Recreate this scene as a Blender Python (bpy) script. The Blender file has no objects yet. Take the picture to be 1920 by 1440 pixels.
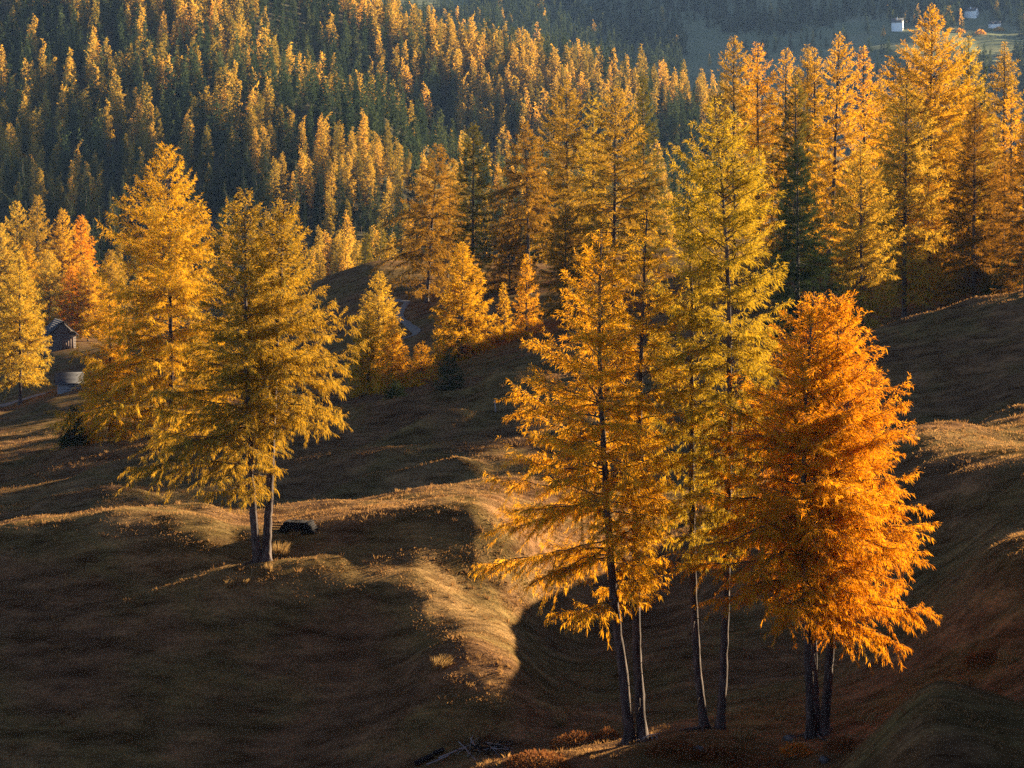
import bpy, math
import numpy as np
from mathutils import Vector

# ------------------------------------------------------------------ camera, light, exposure
S = bpy.context.scene
C = S.collection
F = 3733.0          # focal length in photo pixels (70 mm on 36 mm)
HY = 328.0          # the row of the horizon in the photograph
SUN_AZ, SUN_EL = 50.0, 12.3     # degrees, clockwise from the view direction / above the horizon
HAZE = 0.000034

cam = bpy.data.cameras.new('camera')
cam.lens = 70.0; cam.sensor_width = 36.0
cam.shift_y = -(720.0 - HY) / 1920.0
cam.clip_start = 0.5; cam.clip_end = 12000.0
co = bpy.data.objects.new('camera', cam); C.objects.link(co)
co.location = (0, 0, 0); co.rotation_euler = (math.radians(90), 0, 0)
S.camera = co

w = bpy.data.worlds.new('World'); S.world = w; w.use_nodes = True
nt = w.node_tree
bg = nt.nodes['Background']
sky = nt.nodes.new('ShaderNodeTexSky'); sky.sky_type = 'NISHITA'; sky.sun_disc = False
sky.sun_elevation = math.radians(SUN_EL); sky.sun_rotation = math.radians(SUN_AZ)
sky.altitude = 1800; sky.dust_density = 0.3; sky.air_density = 0.4; sky.ozone_density = 0.6
nt.links.new(sky.outputs[0], bg.inputs[0]); bg.inputs[1].default_value = 0.05

sl = bpy.data.lights.new('sun', 'SUN'); sl.energy = 5.0; sl.angle = math.radians(0.5); sl.color = (1.0, 0.85, 0.57)
so = bpy.data.objects.new('sun', sl); C.objects.link(so)
sa, se = math.radians(SUN_AZ), math.radians(SUN_EL)
SUNV = Vector((math.sin(sa) * math.cos(se), math.cos(sa) * math.cos(se), math.sin(se)))
so.rotation_euler = SUNV.to_track_quat('Z', 'Y').to_euler()
so.location = SUNV * 300

S.view_settings.view_transform = 'Standard'; S.view_settings.look = 'None'
S.view_settings.exposure = 3.0; S.view_settings.gamma = 1.0
S.render.engine = 'CYCLES'
cy = S.cycles
cy.max_bounces = 5; cy.diffuse_bounces = 3; cy.glossy_bounces = 1; cy.transmission_bounces = 4
cy.transparent_max_bounces = 4; cy.volume_bounces = 0
cy.caustics_reflective = False; cy.caustics_refractive = False
cy.use_adaptive_sampling = False; cy.use_denoising = False; cy.denoiser = 'OPENIMAGEDENOISE'; cy.denoising_input_passes = 'RGB_ALBEDO_NORMAL'; cy.denoising_prefilter = 'NONE'

# ------------------------------------------------------------------ helpers
def vnoise(x, y, seed=0):
    xi = np.floor(x).astype(np.int64); yi = np.floor(y).astype(np.int64)
    fx = x - xi; fy = y - yi
    fx = fx * fx * fx * (fx * (fx * 6 - 15) + 10); fy = fy * fy * fy * (fy * (fy * 6 - 15) + 10)
    def h(a, b):
        n = (a * 374761393 + b * 668265263 + seed * 974711) & 0x7fffffff
        n = ((n ^ (n >> 13)) * 1274126177) & 0x7fffffff
        n = n ^ (n >> 16)
        return (n & 0xffff) / 65535.0 * 2 - 1
    return (h(xi, yi) * (1 - fx) + h(xi + 1, yi) * fx) * (1 - fy) + (h(xi, yi + 1) * (1 - fx) + h(xi + 1, yi + 1) * fx) * fy

def tag(o, label=None, cat=None, group=None, kind=None):
    if label: o['label'] = label
    if cat: o['category'] = cat
    if group: o['group'] = group
    if kind: o['kind'] = kind
    return o

def link(o, parent=None):
    C.objects.link(o)
    if parent is not None: o.parent = parent
    return o

def empty(name, loc, label, cat, group=None):
    o = bpy.data.objects.new(name, None); o.empty_display_size = 0.5
    C.objects.link(o); o.location = loc
    return tag(o, label, cat, group)

def np_mesh(name, V, Fc, mats, smooth=False, tint=None, mi=None):
    me = bpy.data.meshes.new(name)
    V = np.ascontiguousarray(V, dtype=np.float32); Fc = np.ascontiguousarray(Fc, dtype=np.int32)
    m, k = Fc.shape
    me.vertices.add(len(V)); me.vertices.foreach_set('co', V.ravel())
    me.loops.add(m * k); me.loops.foreach_set('vertex_index', Fc.ravel())
    me.polygons.add(m); me.polygons.foreach_set('loop_start', np.arange(0, m * k, k, dtype=np.int32))
    if smooth: me.polygons.foreach_set('use_smooth', np.ones(m, dtype=bool))
    for mt in (mats if isinstance(mats, (list, tuple)) else [mats]): me.materials.append(mt)
    if mi is not None: me.polygons.foreach_set('material_index', np.asarray(mi, dtype=np.int32))
    me.update(calc_edges=True)
    if tint is not None:
        a = me.attributes.new('tint', 'FLOAT_VECTOR', 'FACE')
        a.data.foreach_set('vector', np.ascontiguousarray(tint, dtype=np.float32).ravel())
    return me

def np_obj(name, V, Fc, mats, parent=None, **kw):
    return link(bpy.data.objects.new(name, np_mesh(name, V, Fc, mats, **kw)), parent)

def nrm(a): return a / (np.linalg.norm(a, axis=-1, keepdims=True) + 1e-9)

def tubes(P, R, k=5, cap=True):
    """P (n,M,3) polylines, R (n,M) radii -> V, quads"""
    n, M, _ = P.shape
    T = np.empty_like(P); T[:, 1:-1] = P[:, 2:] - P[:, :-2]; T[:, 0] = P[:, 1] - P[:, 0]; T[:, -1] = P[:, -1] - P[:, -2]
    T = nrm(T)
    ref = np.where(np.abs(T[:, :, 2:3]) > 0.8, np.array([1.0, 0, 0]), np.array([0, 0, 1.0]))
    a = nrm(np.cross(T, ref)); b = np.cross(T, a)
    th = np.arange(k) * 2 * np.pi / k
    V = P[:, :, None, :] + R[:, :, None, None] * (np.cos(th)[None, None, :, None] * a[:, :, None, :] + np.sin(th)[None, None, :, None] * b[:, :, None, :])
    base = (np.arange(n) * M * k)[:, None, None]
    i = np.arange(M - 1)[None, :, None] * k; j = np.arange(k)[None, None, :]; j2 = (j + 1) % k
    q = np.stack([base + i + j, base + i + j2, base + i + k + j2, base + i + k + j], -1).reshape(-1, 4)
    return V.reshape(-1, 3), q

class MB:
    """collects quads of boxes, bars and tubes into one mesh"""
    def __init__(s): s.v = []; s.f = []; s.n = 0
    def add(s, V, Q):
        s.v.append(np.asarray(V, float)); s.f.append(np.asarray(Q) + s.n); s.n += len(V); return s
    def box(s, x0, x1, y0, y1, z0, z1):
        V = [(x, y, z) for z in (z0, z1) for y in (y0, y1) for x in (x0, x1)]
        return s.add(V, [(0, 2, 3, 1), (4, 5, 7, 6), (0, 1, 5, 4), (2, 6, 7, 3), (0, 4, 6, 2), (1, 3, 7, 5)])
    def hexa(s, V):   # 8 corners: bottom ring 4, top ring 4
        return s.add(V, [(3, 2, 1, 0), (4, 5, 6, 7), (0, 1, 5, 4), (1, 2, 6, 5), (2, 3, 7, 6), (3, 0, 4, 7)])
    def tube(s, pts, rad, k=8):
        P = np.array(pts, float)[None]; R = np.broadcast_to(np.asarray(rad, float), (len(pts),))[None]
        V, Q = tubes(P, R, k); s.add(V, Q)
        for e in (0, 1):      # closed ends, as fans of quads
            o = s.n - len(V) + (0 if e == 0 else (len(pts) - 1) * k)
            idx = list(range(o, o + k))
            if e == 0: idx = idx[::-1]
            for q in range(1, k - 1, 2):
                s.f.append(np.array([[idx[0], idx[q], idx[q + 1], idx[min(q + 2, k - 1)]]])) if q + 2 <= k - 1 else s.f.append(np.array([[idx[0], idx[q], idx[q + 1], idx[q + 1]]])[:, :4][:0])
        return s
    def obj(s, name, mat, parent=None, smooth=False):
        return np_obj(name, np.concatenate(s.v), np.concatenate(s.f), mat, parent, smooth=smooth)

# ------------------------------------------------------------------ materials
def new_mat(name):
    m = bpy.data.materials.new(name); m.use_nodes = True
    t = m.node_tree; t.nodes.clear()
    out = t.nodes.new('ShaderNodeOutputMaterial')
    return m, t, out

def ramp(t, cols, pos=None, interp='LINEAR'):
    r = t.nodes.new('ShaderNodeValToRGB'); e = r.color_ramp; e.interpolation = interp
    pos = pos or [i / (len(cols) - 1) for i in range(len(cols))]
    while len(e.elements) < len(cols): e.elements.new(0.5)
    for el, c, p in zip(e.elements, cols, pos): el.position = p; el.color = (*c, 1)
    return r

def noise(t, scale, detail=3, rough=0.6, vec=None):
    n = t.nodes.new('ShaderNodeTexNoise'); n.inputs['Scale'].default_value = scale
    n.inputs['Detail'].default_value = detail; n.inputs['Roughness'].default_value = rough
    if vec is not None: t.links.new(vec, n.inputs['Vector'])
    return n

def math_node(t, op, a, b=None, v=None):
    n = t.nodes.new('ShaderNodeMath'); n.operation = op
    t.links.new(a, n.inputs[0])
    if b is not None: t.links.new(b, n.inputs[1])
    elif v is not None: n.inputs[1].default_value = v
    return n.outputs[0]

def foliage_mat(name, cols, trans=0.43, tcol=(1.25, 0.86, 0.34), by='object', nscale=0.35):
    """needles: diffuse + translucent; strand tint, clumps, and a hue of the whole tree (object random or the mesh's own value)"""
    m, t, out = new_mat(name)
    at = t.nodes.new('ShaderNodeAttribute'); at.attribute_name = 'tint'
    sep = t.nodes.new('ShaderNodeSeparateXYZ'); t.links.new(at.outputs['Vector'], sep.inputs[0])
    tc = t.nodes.new('ShaderNodeTexCoord')
    n = noise(t, nscale, 2, 0.6, tc.outputs['Object'])
    a = math_node(t, 'MULTIPLY_ADD', n.outputs['Fac'], v=0.55); t.nodes[-1].inputs[2].default_value = -0.02
    b = math_node(t, 'MULTIPLY', sep.outputs[0], v=0.45)
    fac = math_node(t, 'ADD', a, b)
    if by in ('object', 'mesh'):
        if by == 'object':
            oi = t.nodes.new('ShaderNodeObjectInfo'); tr = oi.outputs['Random']
        else: tr = sep.outputs[1]
        c1 = math_node(t, 'MULTIPLY', fac, v=0.35)
        c2 = math_node(t, 'MULTIPLY', tr, v=0.65)
        fac = math_node(t, 'ADD', c1, c2)
    r = ramp(t, cols); t.links.new(fac, r.inputs[0])
    mul = t.nodes.new('ShaderNodeMix'); mul.data_type = 'RGBA'; mul.blend_type = 'MULTIPLY'
    mul.inputs[0].default_value = 1.0; t.links.new(r.outputs[0], mul.inputs[6]); mul.inputs[7].default_value = (*tcol, 1)
    d = t.nodes.new('ShaderNodeBsdfDiffuse'); t.links.new(r.outputs[0], d.inputs[0])
    tl = t.nodes.new('ShaderNodeBsdfTranslucent'); t.links.new(mul.outputs[2], tl.inputs[0])
    mx = t.nodes.new('ShaderNodeMixShader'); mx.inputs[0].default_value = trans
    t.links.new(d.outputs[0], mx.inputs[1]); t.links.new(tl.outputs[0], mx.inputs[2])
    t.links.new(mx.outputs[0], out.inputs[0])
    return m

def noisy_mat(name, cols, scale=3.0, rough=0.9, bump=0.3, bscale=12.0, stretch=(1, 1, 1), pos=None, spec=0.2, detail=5):
    m, t, out = new_mat(name)
    tc = t.nodes.new('ShaderNodeTexCoord'); mp = t.nodes.new('ShaderNodeMapping')
    mp.inputs['Scale'].default_value = stretch; t.links.new(tc.outputs['Object'], mp.inputs[0])
    n = noise(t, scale, detail, 0.65, mp.outputs[0])
    r = ramp(t, cols, pos); t.links.new(n.outputs['Fac'], r.inputs[0])
    p = t.nodes.new('ShaderNodeBsdfPrincipled'); p.inputs['Roughness'].default_value = rough
    p.inputs['Specular IOR Level'].default_value = spec
    t.links.new(r.outputs[0], p.inputs['Base Color'])
    n2 = noise(t, bscale, 4, 0.7, mp.outputs[0])
    b = t.nodes.new('ShaderNodeBump'); b.inputs['Strength'].default_value = bump; b.inputs['Distance'].default_value = 0.05
    t.links.new(n2.outputs['Fac'], b.inputs['Height']); t.links.new(b.outputs[0], p.inputs['Normal'])
    t.links.new(p.outputs[0], out.inputs[0])
    return m

GOLD = [(0.17, 0.10, 0.012), (0.37, 0.225, 0.018), (0.53, 0.35, 0.028), (0.63, 0.46, 0.06)]
ORANGE = [(0.26, 0.09, 0.007), (0.46, 0.19, 0.011), (0.58, 0.315, 0.018), (0.65, 0.46, 0.045)]
OLIVE = [(0.11, 0.08, 0.014), (0.23, 0.16, 0.025), (0.36, 0.25, 0.036), (0.48, 0.345, 0.06)]
PALE = [(0.20, 0.14, 0.025), (0.34, 0.24, 0.035), (0.46, 0.34, 0.05), (0.57, 0.43, 0.10)]
GREENY = [(0.11, 0.10, 0.013), (0.25, 0.20, 0.024), (0.40, 0.305, 0.036), (0.52, 0.40, 0.058)]
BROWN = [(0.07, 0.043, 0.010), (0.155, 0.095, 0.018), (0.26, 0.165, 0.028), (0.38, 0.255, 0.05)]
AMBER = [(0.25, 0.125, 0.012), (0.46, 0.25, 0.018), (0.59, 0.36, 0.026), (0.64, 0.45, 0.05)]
SHADED_BROWN = [(0.05, 0.028, 0.008), (0.11, 0.062, 0.013), (0.19, 0.11, 0.02), (0.28, 0.18, 0.035)]  # brown needles, darkened so the colour carries the shade at the right edge
MAT = {}
for k_, c_ in dict(gold=GOLD, orange=ORANGE, olive=OLIVE, pale=PALE, greeny=GREENY, brown=BROWN, amber=AMBER, shaded_brown=SHADED_BROWN).items():
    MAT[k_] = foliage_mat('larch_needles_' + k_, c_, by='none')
MAT['spruce'] = foliage_mat('spruce_needles', [(0.010, 0.016, 0.008), (0.022, 0.032, 0.014), (0.04, 0.05, 0.018), (0.07, 0.075, 0.025)], 0.2, (1, 1, 0.8), by='none')
MAT['stone_pine'] = foliage_mat('stone_pine_needles', [(0.035, 0.035, 0.010), (0.075, 0.065, 0.016), (0.14, 0.105, 0.022), (0.22, 0.15, 0.03)], 0.35, (1.1, 1, 0.6), by='none')
FL = [(0.07, 0.068, 0.016), (0.16, 0.135, 0.026), (0.32, 0.235, 0.04), (0.45, 0.31, 0.055), (0.50, 0.26, 0.055)]
FS = [(0.010, 0.016, 0.008), (0.02, 0.028, 0.012), (0.038, 0.046, 0.017), (0.08, 0.075, 0.024)]
MAT['forest_larch'] = foliage_mat('forest_larch_needles', FL, 0.4, by='object', nscale=0.1)
MAT['forest_spruce'] = foliage_mat('forest_spruce_needles', FS, 0.2, (1, 1, 0.8), by='object', nscale=0.1)
MAT['wood_larch'] = foliage_mat('far_larch_needles', FL, 0.4, by='mesh', nscale=0.02)
MAT['hazed_spruce'] = foliage_mat('hazed_spruce_needles', [tuple(1.5 * v for v in c) for c in FS], 0.2, (1, 1, 0.8), by='mesh', nscale=0.02)  # spruce tones lightened, putting distance haze into the colour
MAT['bark'] = noisy_mat('larch_bark', [(0.016, 0.011, 0.010), (0.055, 0.037, 0.031), (0.13, 0.09, 0.072)], 7, 0.95, 0.9, 16, (1, 1, 0.22), [0.3, 0.5, 0.72], 0.1)
MAT['twig'] = noisy_mat('larch_twig', [(0.04, 0.026, 0.018), (0.11, 0.075, 0.05)], 4, 0.95, 0.2, 12, spec=0.1)
MAT['plank'] = noisy_mat('weathered_planks', [(0.035, 0.026, 0.022), (0.085, 0.062, 0.052), (0.13, 0.10, 0.085)], 1.5, 0.9, 0.5, 3, (1.2, 1.2, 6))
MAT['plank_grey'] = noisy_mat('silver_grey_planks', [(0.10, 0.09, 0.09), (0.19, 0.175, 0.17), (0.26, 0.24, 0.23)], 1.5, 0.9, 0.5, 3, (6, 6, 0.6))
MAT['shingle'] = noisy_mat('weathered_shingles', [(0.09, 0.10, 0.12), (0.16, 0.17, 0.19), (0.22, 0.23, 0.25)], 2.5, 0.9, 0.4, 5, (1, 4, 1), spec=0.1)
MAT['shingle_dark'] = noisy_mat('dark_shingles', [(0.03, 0.028, 0.03), (0.055, 0.05, 0.053), (0.085, 0.078, 0.078)], 2.5, 0.8, 0.4, 5, (1, 4, 1))
MAT['log'] = noisy_mat('split_logs', [(0.006, 0.005, 0.005), (0.014, 0.011, 0.011), (0.032, 0.026, 0.023)], 5, 0.98, 0.5, 14, spec=0.05)
MAT['deadwood'] = noisy_mat('dead_wood', [(0.10, 0.085, 0.08), (0.22, 0.19, 0.18), (0.34, 0.30, 0.28)], 5, 0.85, 0.4, 14)
MAT['plaster'] = noisy_mat('white_plaster', [(0.62, 0.60, 0.57), (0.72, 0.70, 0.67), (0.78, 0.76, 0.73)], 0.6, 0.9, 0.1, 5)
MAT['house_roof'] = noisy_mat('house_roof_tiles', [(0.05, 0.046, 0.046), (0.08, 0.074, 0.074), (0.11, 0.10, 0.095)], 1.2, 0.85, 0.3, 4)
MAT['house_wood'] = noisy_mat('house_timber', [(0.08, 0.045, 0.03), (0.14, 0.08, 0.055)], 1.2, 0.85, 0.3, 4)
MAT['glass'] = noisy_mat('dark_glass', [(0.015, 0.02, 0.025), (0.03, 0.035, 0.04)], 1, 0.15, 0.0, 2, spec=0.5)
MAT['stone'] = noisy_mat('grey_rock', [(0.035, 0.032, 0.03), (0.075, 0.07, 0.065), (0.12, 0.11, 0.105)], 4, 0.95, 0.6, 10)
MAT['gravel'] = noisy_mat('gravel_track', [(0.09, 0.068, 0.053), (0.14, 0.11, 0.088), (0.19, 0.155, 0.125)], 2, 0.95, 0.3, 8)
MAT['straw'] = foliage_mat('dry_straw', [(0.13, 0.07, 0.028), (0.24, 0.145, 0.058), (0.36, 0.235, 0.10)], 0.4, (1, 0.9, 0.7), by='none', nscale=3)
MAT['shrub'] = foliage_mat('heath_leaves', [(0.06, 0.022, 0.012), (0.13, 0.05, 0.02), (0.20, 0.09, 0.03), (0.22, 0.13, 0.04)], 0.3, (1, 0.8, 0.6), by='none', nscale=1.2)
MAT['shrub_orange'] = foliage_mat('orange_shrub_leaves', [(0.22, 0.08, 0.02), (0.40, 0.16, 0.03), (0.5, 0.24, 0.05)], 0.35, by='none', nscale=1.2)
MAT['grass'] = foliage_mat('dry_grass_blades', [(0.09, 0.043, 0.021), (0.165, 0.084, 0.036), (0.26, 0.146, 0.058), (0.40, 0.24, 0.10)], 0.45, (1, 0.9, 0.7), by='none', nscale=0.35)

def meadow_mat():
    m, t, out = new_mat('dry_meadow')
    g = t.nodes.new('ShaderNodeNewGeometry'); P = g.outputs['Position']
    big = noise(t, 0.09, 4, 0.6, P)
    mp = t.nodes.new('ShaderNodeMapping'); mp.inputs['Rotation'].default_value = (0, 0, 0.35); mp.inputs['Scale'].default_value = (0.35, 1.0, 1)
    t.links.new(P, mp.inputs[0])
    mid = noise(t, 0.9, 6, 0.7, mp.outputs[0])
    fine = noise(t, 7.0, 6, 0.75, P)
    r1 = ramp(t, [(0.082, 0.042, 0.022), (0.135, 0.070, 0.033), (0.112, 0.072, 0.027), (0.18, 0.100, 0.045)], [0.3, 0.45, 0.56, 0.72]); t.links.new(big.outputs['Fac'], r1.inputs[0])
    r2 = ramp(t, [(0.36, 0.31, 0.28), (0.95, 0.93, 0.90), (1.75, 1.65, 1.45)], [0.34, 0.5, 0.67]); t.links.new(mid.outputs['Fac'], r2.inputs[0])
    r3 = ramp(t, [(0.45, 0.43, 0.42), (1, 1, 1), (1.55, 1.5, 1.4)], [0.3, 0.5, 0.72]); t.links.new(fine.outputs['Fac'], r3.inputs[0])
    c = r1.outputs[0]
    for r in (r2, r3):
        mx = t.nodes.new('ShaderNodeMix'); mx.data_type = 'RGBA'; mx.blend_type = 'MULTIPLY'; mx.inputs[0].default_value = 1
        t.links.new(c, mx.inputs[6]); t.links.new(r.outputs[0], mx.inputs[7]); c = mx.outputs[2]
    d = t.nodes.new('ShaderNodeBsdfDiffuse'); t.links.new(c, d.inputs[0])
    b = t.nodes.new('ShaderNodeBump'); b.inputs['Strength'].default_value = 0.8; b.inputs['Distance'].default_value = 0.10
    t.links.new(fine.outputs['Fac'], b.inputs['Height'])
    b2 = t.nodes.new('ShaderNodeBump'); b2.inputs['Strength'].default_value = 0.6; b2.inputs['Distance'].default_value = 0.35
    t.links.new(mid.outputs['Fac'], b2.inputs['Height']); t.links.new(b2.outputs[0], b.inputs['Normal'])
    t.links.new(b.outputs[0], d.inputs['Normal']); t.links.new(d.outputs[0], out.inputs[0])
    return m

def plain_ground(name, cols, scale):
    m, t, out = new_mat(name)
    g = t.nodes.new('ShaderNodeNewGeometry')
    n = noise(t, scale, 6, 0.65, g.outputs['Position'])
    r = ramp(t, cols, [0.32 + 0.4 * i / (len(cols) - 1) for i in range(len(cols))]); t.links.new(n.outputs['Fac'], r.inputs[0])
    d = t.nodes.new('ShaderNodeBsdfDiffuse'); t.links.new(r.outputs[0], d.inputs[0]); t.links.new(d.outputs[0], out.inputs[0])
    return m
MAT['meadow'] = meadow_mat()
MAT['forest_floor'] = plain_ground('forest_floor', [(0.03, 0.028, 0.018), (0.055, 0.045, 0.025), (0.09, 0.07, 0.035)], 0.03)
MAT['far_meadow'] = plain_ground('far_meadow', [(0.12, 0.125, 0.065), (0.17, 0.17, 0.085), (0.23, 0.20, 0.11)], 0.012)

# ------------------------------------------------------------------ terrain: lofted through cross lines (depth; photo column, photo row of the ground there; unseen rises right of the frame added to cast shade)
CUR = [
 (3,    [(0, 3314)]),
 (14,   [(0, 2328)]),
 (32,   [(0, 1990), (1500, 1940), (1900, 1900), (2600, 1500)]),
 (52,   [(-800, 1920), (0, 1900), (900, 1780), (1300, 1640), (1480, 1530), (1560, 1448), (1640, 1376), (1700, 1320), (1760, 1286), (1840, 1300), (1920, 1322), (2200, 1100), (2600, 850)]),  # last columns: unseen bank raised to shade the near mound
 (67,   [(-800, 1860), (0, 1860), (520, 1820), (900, 1700), (1000, 1710), (1250, 1680), (1450, 1600), (1600, 1490), (1760, 1420), (1920, 1340), (2100, 1000), (2600, 700)]),  # last columns: the same unseen bank, raised to block the sun
 (74.5, [(-800, 1710), (0, 1700), (300, 1690), (640, 1500), (800, 1460), (1000, 1395), (1190, 1387), (1340, 1380), (1530, 1380), (1640, 1345), (1720, 1310), (1800, 1290), (1920, 1225), (2200, 1100), (2600, 900)]),
 (80,   [(-800, 1540), (0, 1560), (160, 1620), (330, 1590), (500, 1520), (640, 1490), (800, 1450), (1000, 1410), (1120, 1380), (1250, 1376), (1400, 1360), (1500, 1340), (1600, 1318), (1700, 1270), (1800, 1200), (1920, 1110), (2500, 1030)]),
 (85,   [(-800, 1390), (0, 1402), (160, 1405), (330, 1415), (500, 1416), (640, 1386), (740, 1345), (840, 1300), (950, 1298), (1050, 1330), (1150, 1330), (1300, 1322), (1500, 1288), (1650, 1220), (1720, 1170), (1800, 1110), (1920, 1030), (2500, 970)]),
 (90,   [(-800, 1270), (0, 1275), (250, 1262), (500, 1262), (640, 1264), (740, 1248), (810, 1212), (870, 1196), (950, 1214), (1040, 1288), (1150, 1305), (1300, 1290), (1500, 1250), (1650, 1180), (1720, 1120), (1800, 1062), (1920, 990), (2500, 950)]),
 (97,   [(-800, 1120), (0, 1110), (250, 1082), (430, 1060), (490, 1058), (560, 1063), (680, 1081), (780, 1087), (830, 1100), (870, 1112), (930, 1126), (1010, 1184), (1100, 1225), (1300, 1200), (1500, 1152), (1700, 1075), (1800, 1025), (1920, 955), (2500, 870)]),
 (104,  [(-800, 1060), (0, 1000), (120, 985), (250, 958), (380, 951), (450, 966), (520, 964), (640, 953), (780, 950), (880, 956), (960, 1000), (1050, 1080), (1200, 1100), (1400, 1050), (1600, 965), (1720, 910), (1920, 860), (2500, 800)]),
 (112,  [(-800, 1080), (0, 1012), (120, 1000), (250, 985), (380, 975), (450, 972), (520, 958), (640, 940), (780, 934), (920, 925), (1050, 1010), (1200, 1030), (1400, 985), (1600, 900), (1690, 845), (1740, 830), (1810, 828), (1920, 830), (2500, 780)]),
 (120,  [(-800, 1090), (0, 1030), (200, 1010), (520, 985), (640, 970), (780, 960), (920, 945), (1050, 985), (1200, 1000), (1400, 950), (1600, 860), (1690, 812), (1740, 802), (1810, 804), (1920, 819), (2200, 812), (2600, 780)]),
 (138,  [(-800, 1060), (0, 1010), (110, 990), (220, 975), (400, 965), (560, 960), (700, 935), (830, 915), (950, 900), (1100, 920), (1300, 910), (1500, 870), (1650, 855), (1740, 850), (1810, 833), (1860, 803), (1920, 778), (2200, 755), (2600, 720)]),
 (147, [(-800, 1009), (0, 971), (110, 953), (220, 933), (330, 944), (440, 954), (560, 973), (700, 956), (830, 935), (950, 902), (1100, 899), (1300, 889), (1500, 839), (1650, 809), (1740, 804), (1810, 789), (1920, 749), (2200, 719), (2600, 689)]),
 (150, [(-800, 1000), (0, 962), (110, 944), (220, 924), (330, 935), (440, 945), (560, 964), (700, 947), (830, 926), (950, 893), (1100, 890), (1300, 880), (1500, 830), (1650, 800), (1740, 795), (1810, 780), (1920, 740), (2200, 710), (2600, 680)]),
 (159,  [(-800, 960), (0, 935), (200, 905), (400, 885), (560, 870), (640, 850), (700, 838), (760, 836), (830, 835), (950, 830), (1100, 840), (1300, 830), (1500, 780), (1650, 745), (1740, 732), (1810, 715), (1920, 680), (2200, 660), (2600, 620)]),
 (163, [(-800, 939), (0, 924), (100, 909), (280, 877), (400, 867), (560, 843), (640, 843), (700, 844), (770, 836), (830, 823), (890, 809), (950, 797), (1100, 789), (1300, 779), (1500, 729), (1640, 699), (1760, 674), (1920, 639), (2200, 609), (2600, 569)]),
 (166, [(-800, 930), (0, 915), (100, 900), (280, 868), (400, 858), (560, 834), (640, 834), (700, 835), (770, 827), (830, 814), (890, 800), (950, 788), (1100, 780), (1300, 770), (1500, 720), (1640, 690), (1760, 665), (1920, 630), (2200, 600), (2600, 560)]),
 (173.5, [(-800, 909), (0, 893), (100, 877), (280, 844), (400, 824), (560, 809), (660, 795), (780, 770), (860, 751), (940, 722), (1000, 706), (1100, 707), (1300, 697), (1500, 667), (1640, 633), (1760, 605), (1920, 561), (2200, 527), (2600, 487)]),
 (178, [(-800, 900), (0, 884), (100, 868), (280, 835), (400, 815), (560, 800), (660, 786), (780, 761), (860, 742), (940, 713), (1000, 697), (1100, 700), (1300, 690), (1500, 660), (1640, 626), (1760, 598), (1920, 554), (2200, 520), (2600, 480)]),
 (205,  [(-800, 900), (0, 875), (150, 858), (300, 842), (500, 812), (660, 785), (780, 760), (900, 745), (1000, 722), (1150, 710), (1300, 690), (1500, 660), (1640, 640), (1800, 625), (1920, 600), (2200, 530), (2600, 500)]),
 (240,  [(-800, 850), (0, 815), (100, 800), (300, 785), (500, 775), (660, 762), (760, 738), (850, 716), (950, 690), (1100, 640), (1300, 600), (1500, 565), (1640, 560), (1800, 530), (1920, 520), (2200, 440), (2330, 340), (2400, 275), (2460, 275), (2530, 300), (2650, 340), (3000, 430)]),  # past the right edge: unseen shoulder shaped to shade the right-hand trees
 (300,  [(-800, 800), (0, 765), (100, 735), (300, 700), (500, 690), (660, 650), (760, 620), (850, 590), (950, 560), (1100, 535), (1300, 510), (1500, 490), (1700, 470), (1920, 450), (2010, 390), (2120, 230), (2260, 220), (2400, 190), (2500, 220), (2650, 340), (3000, 430)]),  # past the right edge: unseen shoulder added to shade the upper right group
 (370,  [(-800, 760), (0, 700), (100, 665), (250, 640), (450, 600), (560, 545), (640, 508), (720, 488), (850, 492), (1000, 495), (1200, 470), (1500, 440), (1920, 430), (2020, 360), (2130, 210), (2260, 220), (2420, 400), (2600, 430)]),  # back of the unseen shoulder, kept narrow so the grove stays lit
 (450,  [(-800, 740), (0, 650), (150, 640), (400, 640), (640, 600), (800, 590), (1000, 570), (1500, 520), (1920, 480), (2400, 440)]),
 (560,  [(-800, 600), (0, 580), (200, 570), (400, 570), (640, 560), (900, 540), (1200, 500), (1920, 470), (2600, 420)]),
 (680,  [(-800, 430), (0, 440), (200, 430), (400, 420), (640, 420), (800, 450), (900, 460), (1200, 440), (1920, 440), (2600, 400)]),
 (850,  [(-800, 200), (0, 230), (300, 220), (500, 200), (700, 225), (800, 290), (880, 350), (1000, 390), (1300, 400), (1920, 420), (2600, 400)]),
 (980,  [(-800, 60), (0, 100), (300, 110), (480, 130), (600, 200), (700, 270), (800, 320), (900, 350), (1100, 350), (1300, 360), (1920, 420), (2600, 400)]),
 (1200, [(-800, -250), (0, -120), (300, -60), (500, -10), (690, 42), (800, 74), (1000, 114), (1200, 168), (1330, 205), (1500, 265), (1700, 340), (1920, 390), (3000, 450)]),
 (1380, [(-800, -200), (0, -60), (500, 60), (690, 140), (1000, 260), (1330, 330), (1700, 380), (1920, 400), (3000, 420)]),
 (1650, [(-800, 0), (690, 250), (1000, 320), (1500, 330), (1920, 340), (3000, 380)]),
 (1850, [(-800, -50), (690, 60), (1000, 110), (1300, 150), (1500, 140), (1700, 120), (1920, 150), (2400, 260), (3000, 330)]),
 (2150, [(-800, -160), (690, -20), (1000, 20), (1300, 70), (1500, 50), (1700, 30), (1920, 40), (2400, 190), (3000, 290)]),
 (2600, [(-800, -300), (690, -170), (1000, -150), (1500, -140), (1920, -120), (2400, 100), (3000, 250)]),
 (3000, [(-800, -250), (690, -150), (1500, -120), (1920, -90), (2400, 120), (3000, 260)]),
]
PXT = np.arange(-3500, 5501, 10.0)
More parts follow.
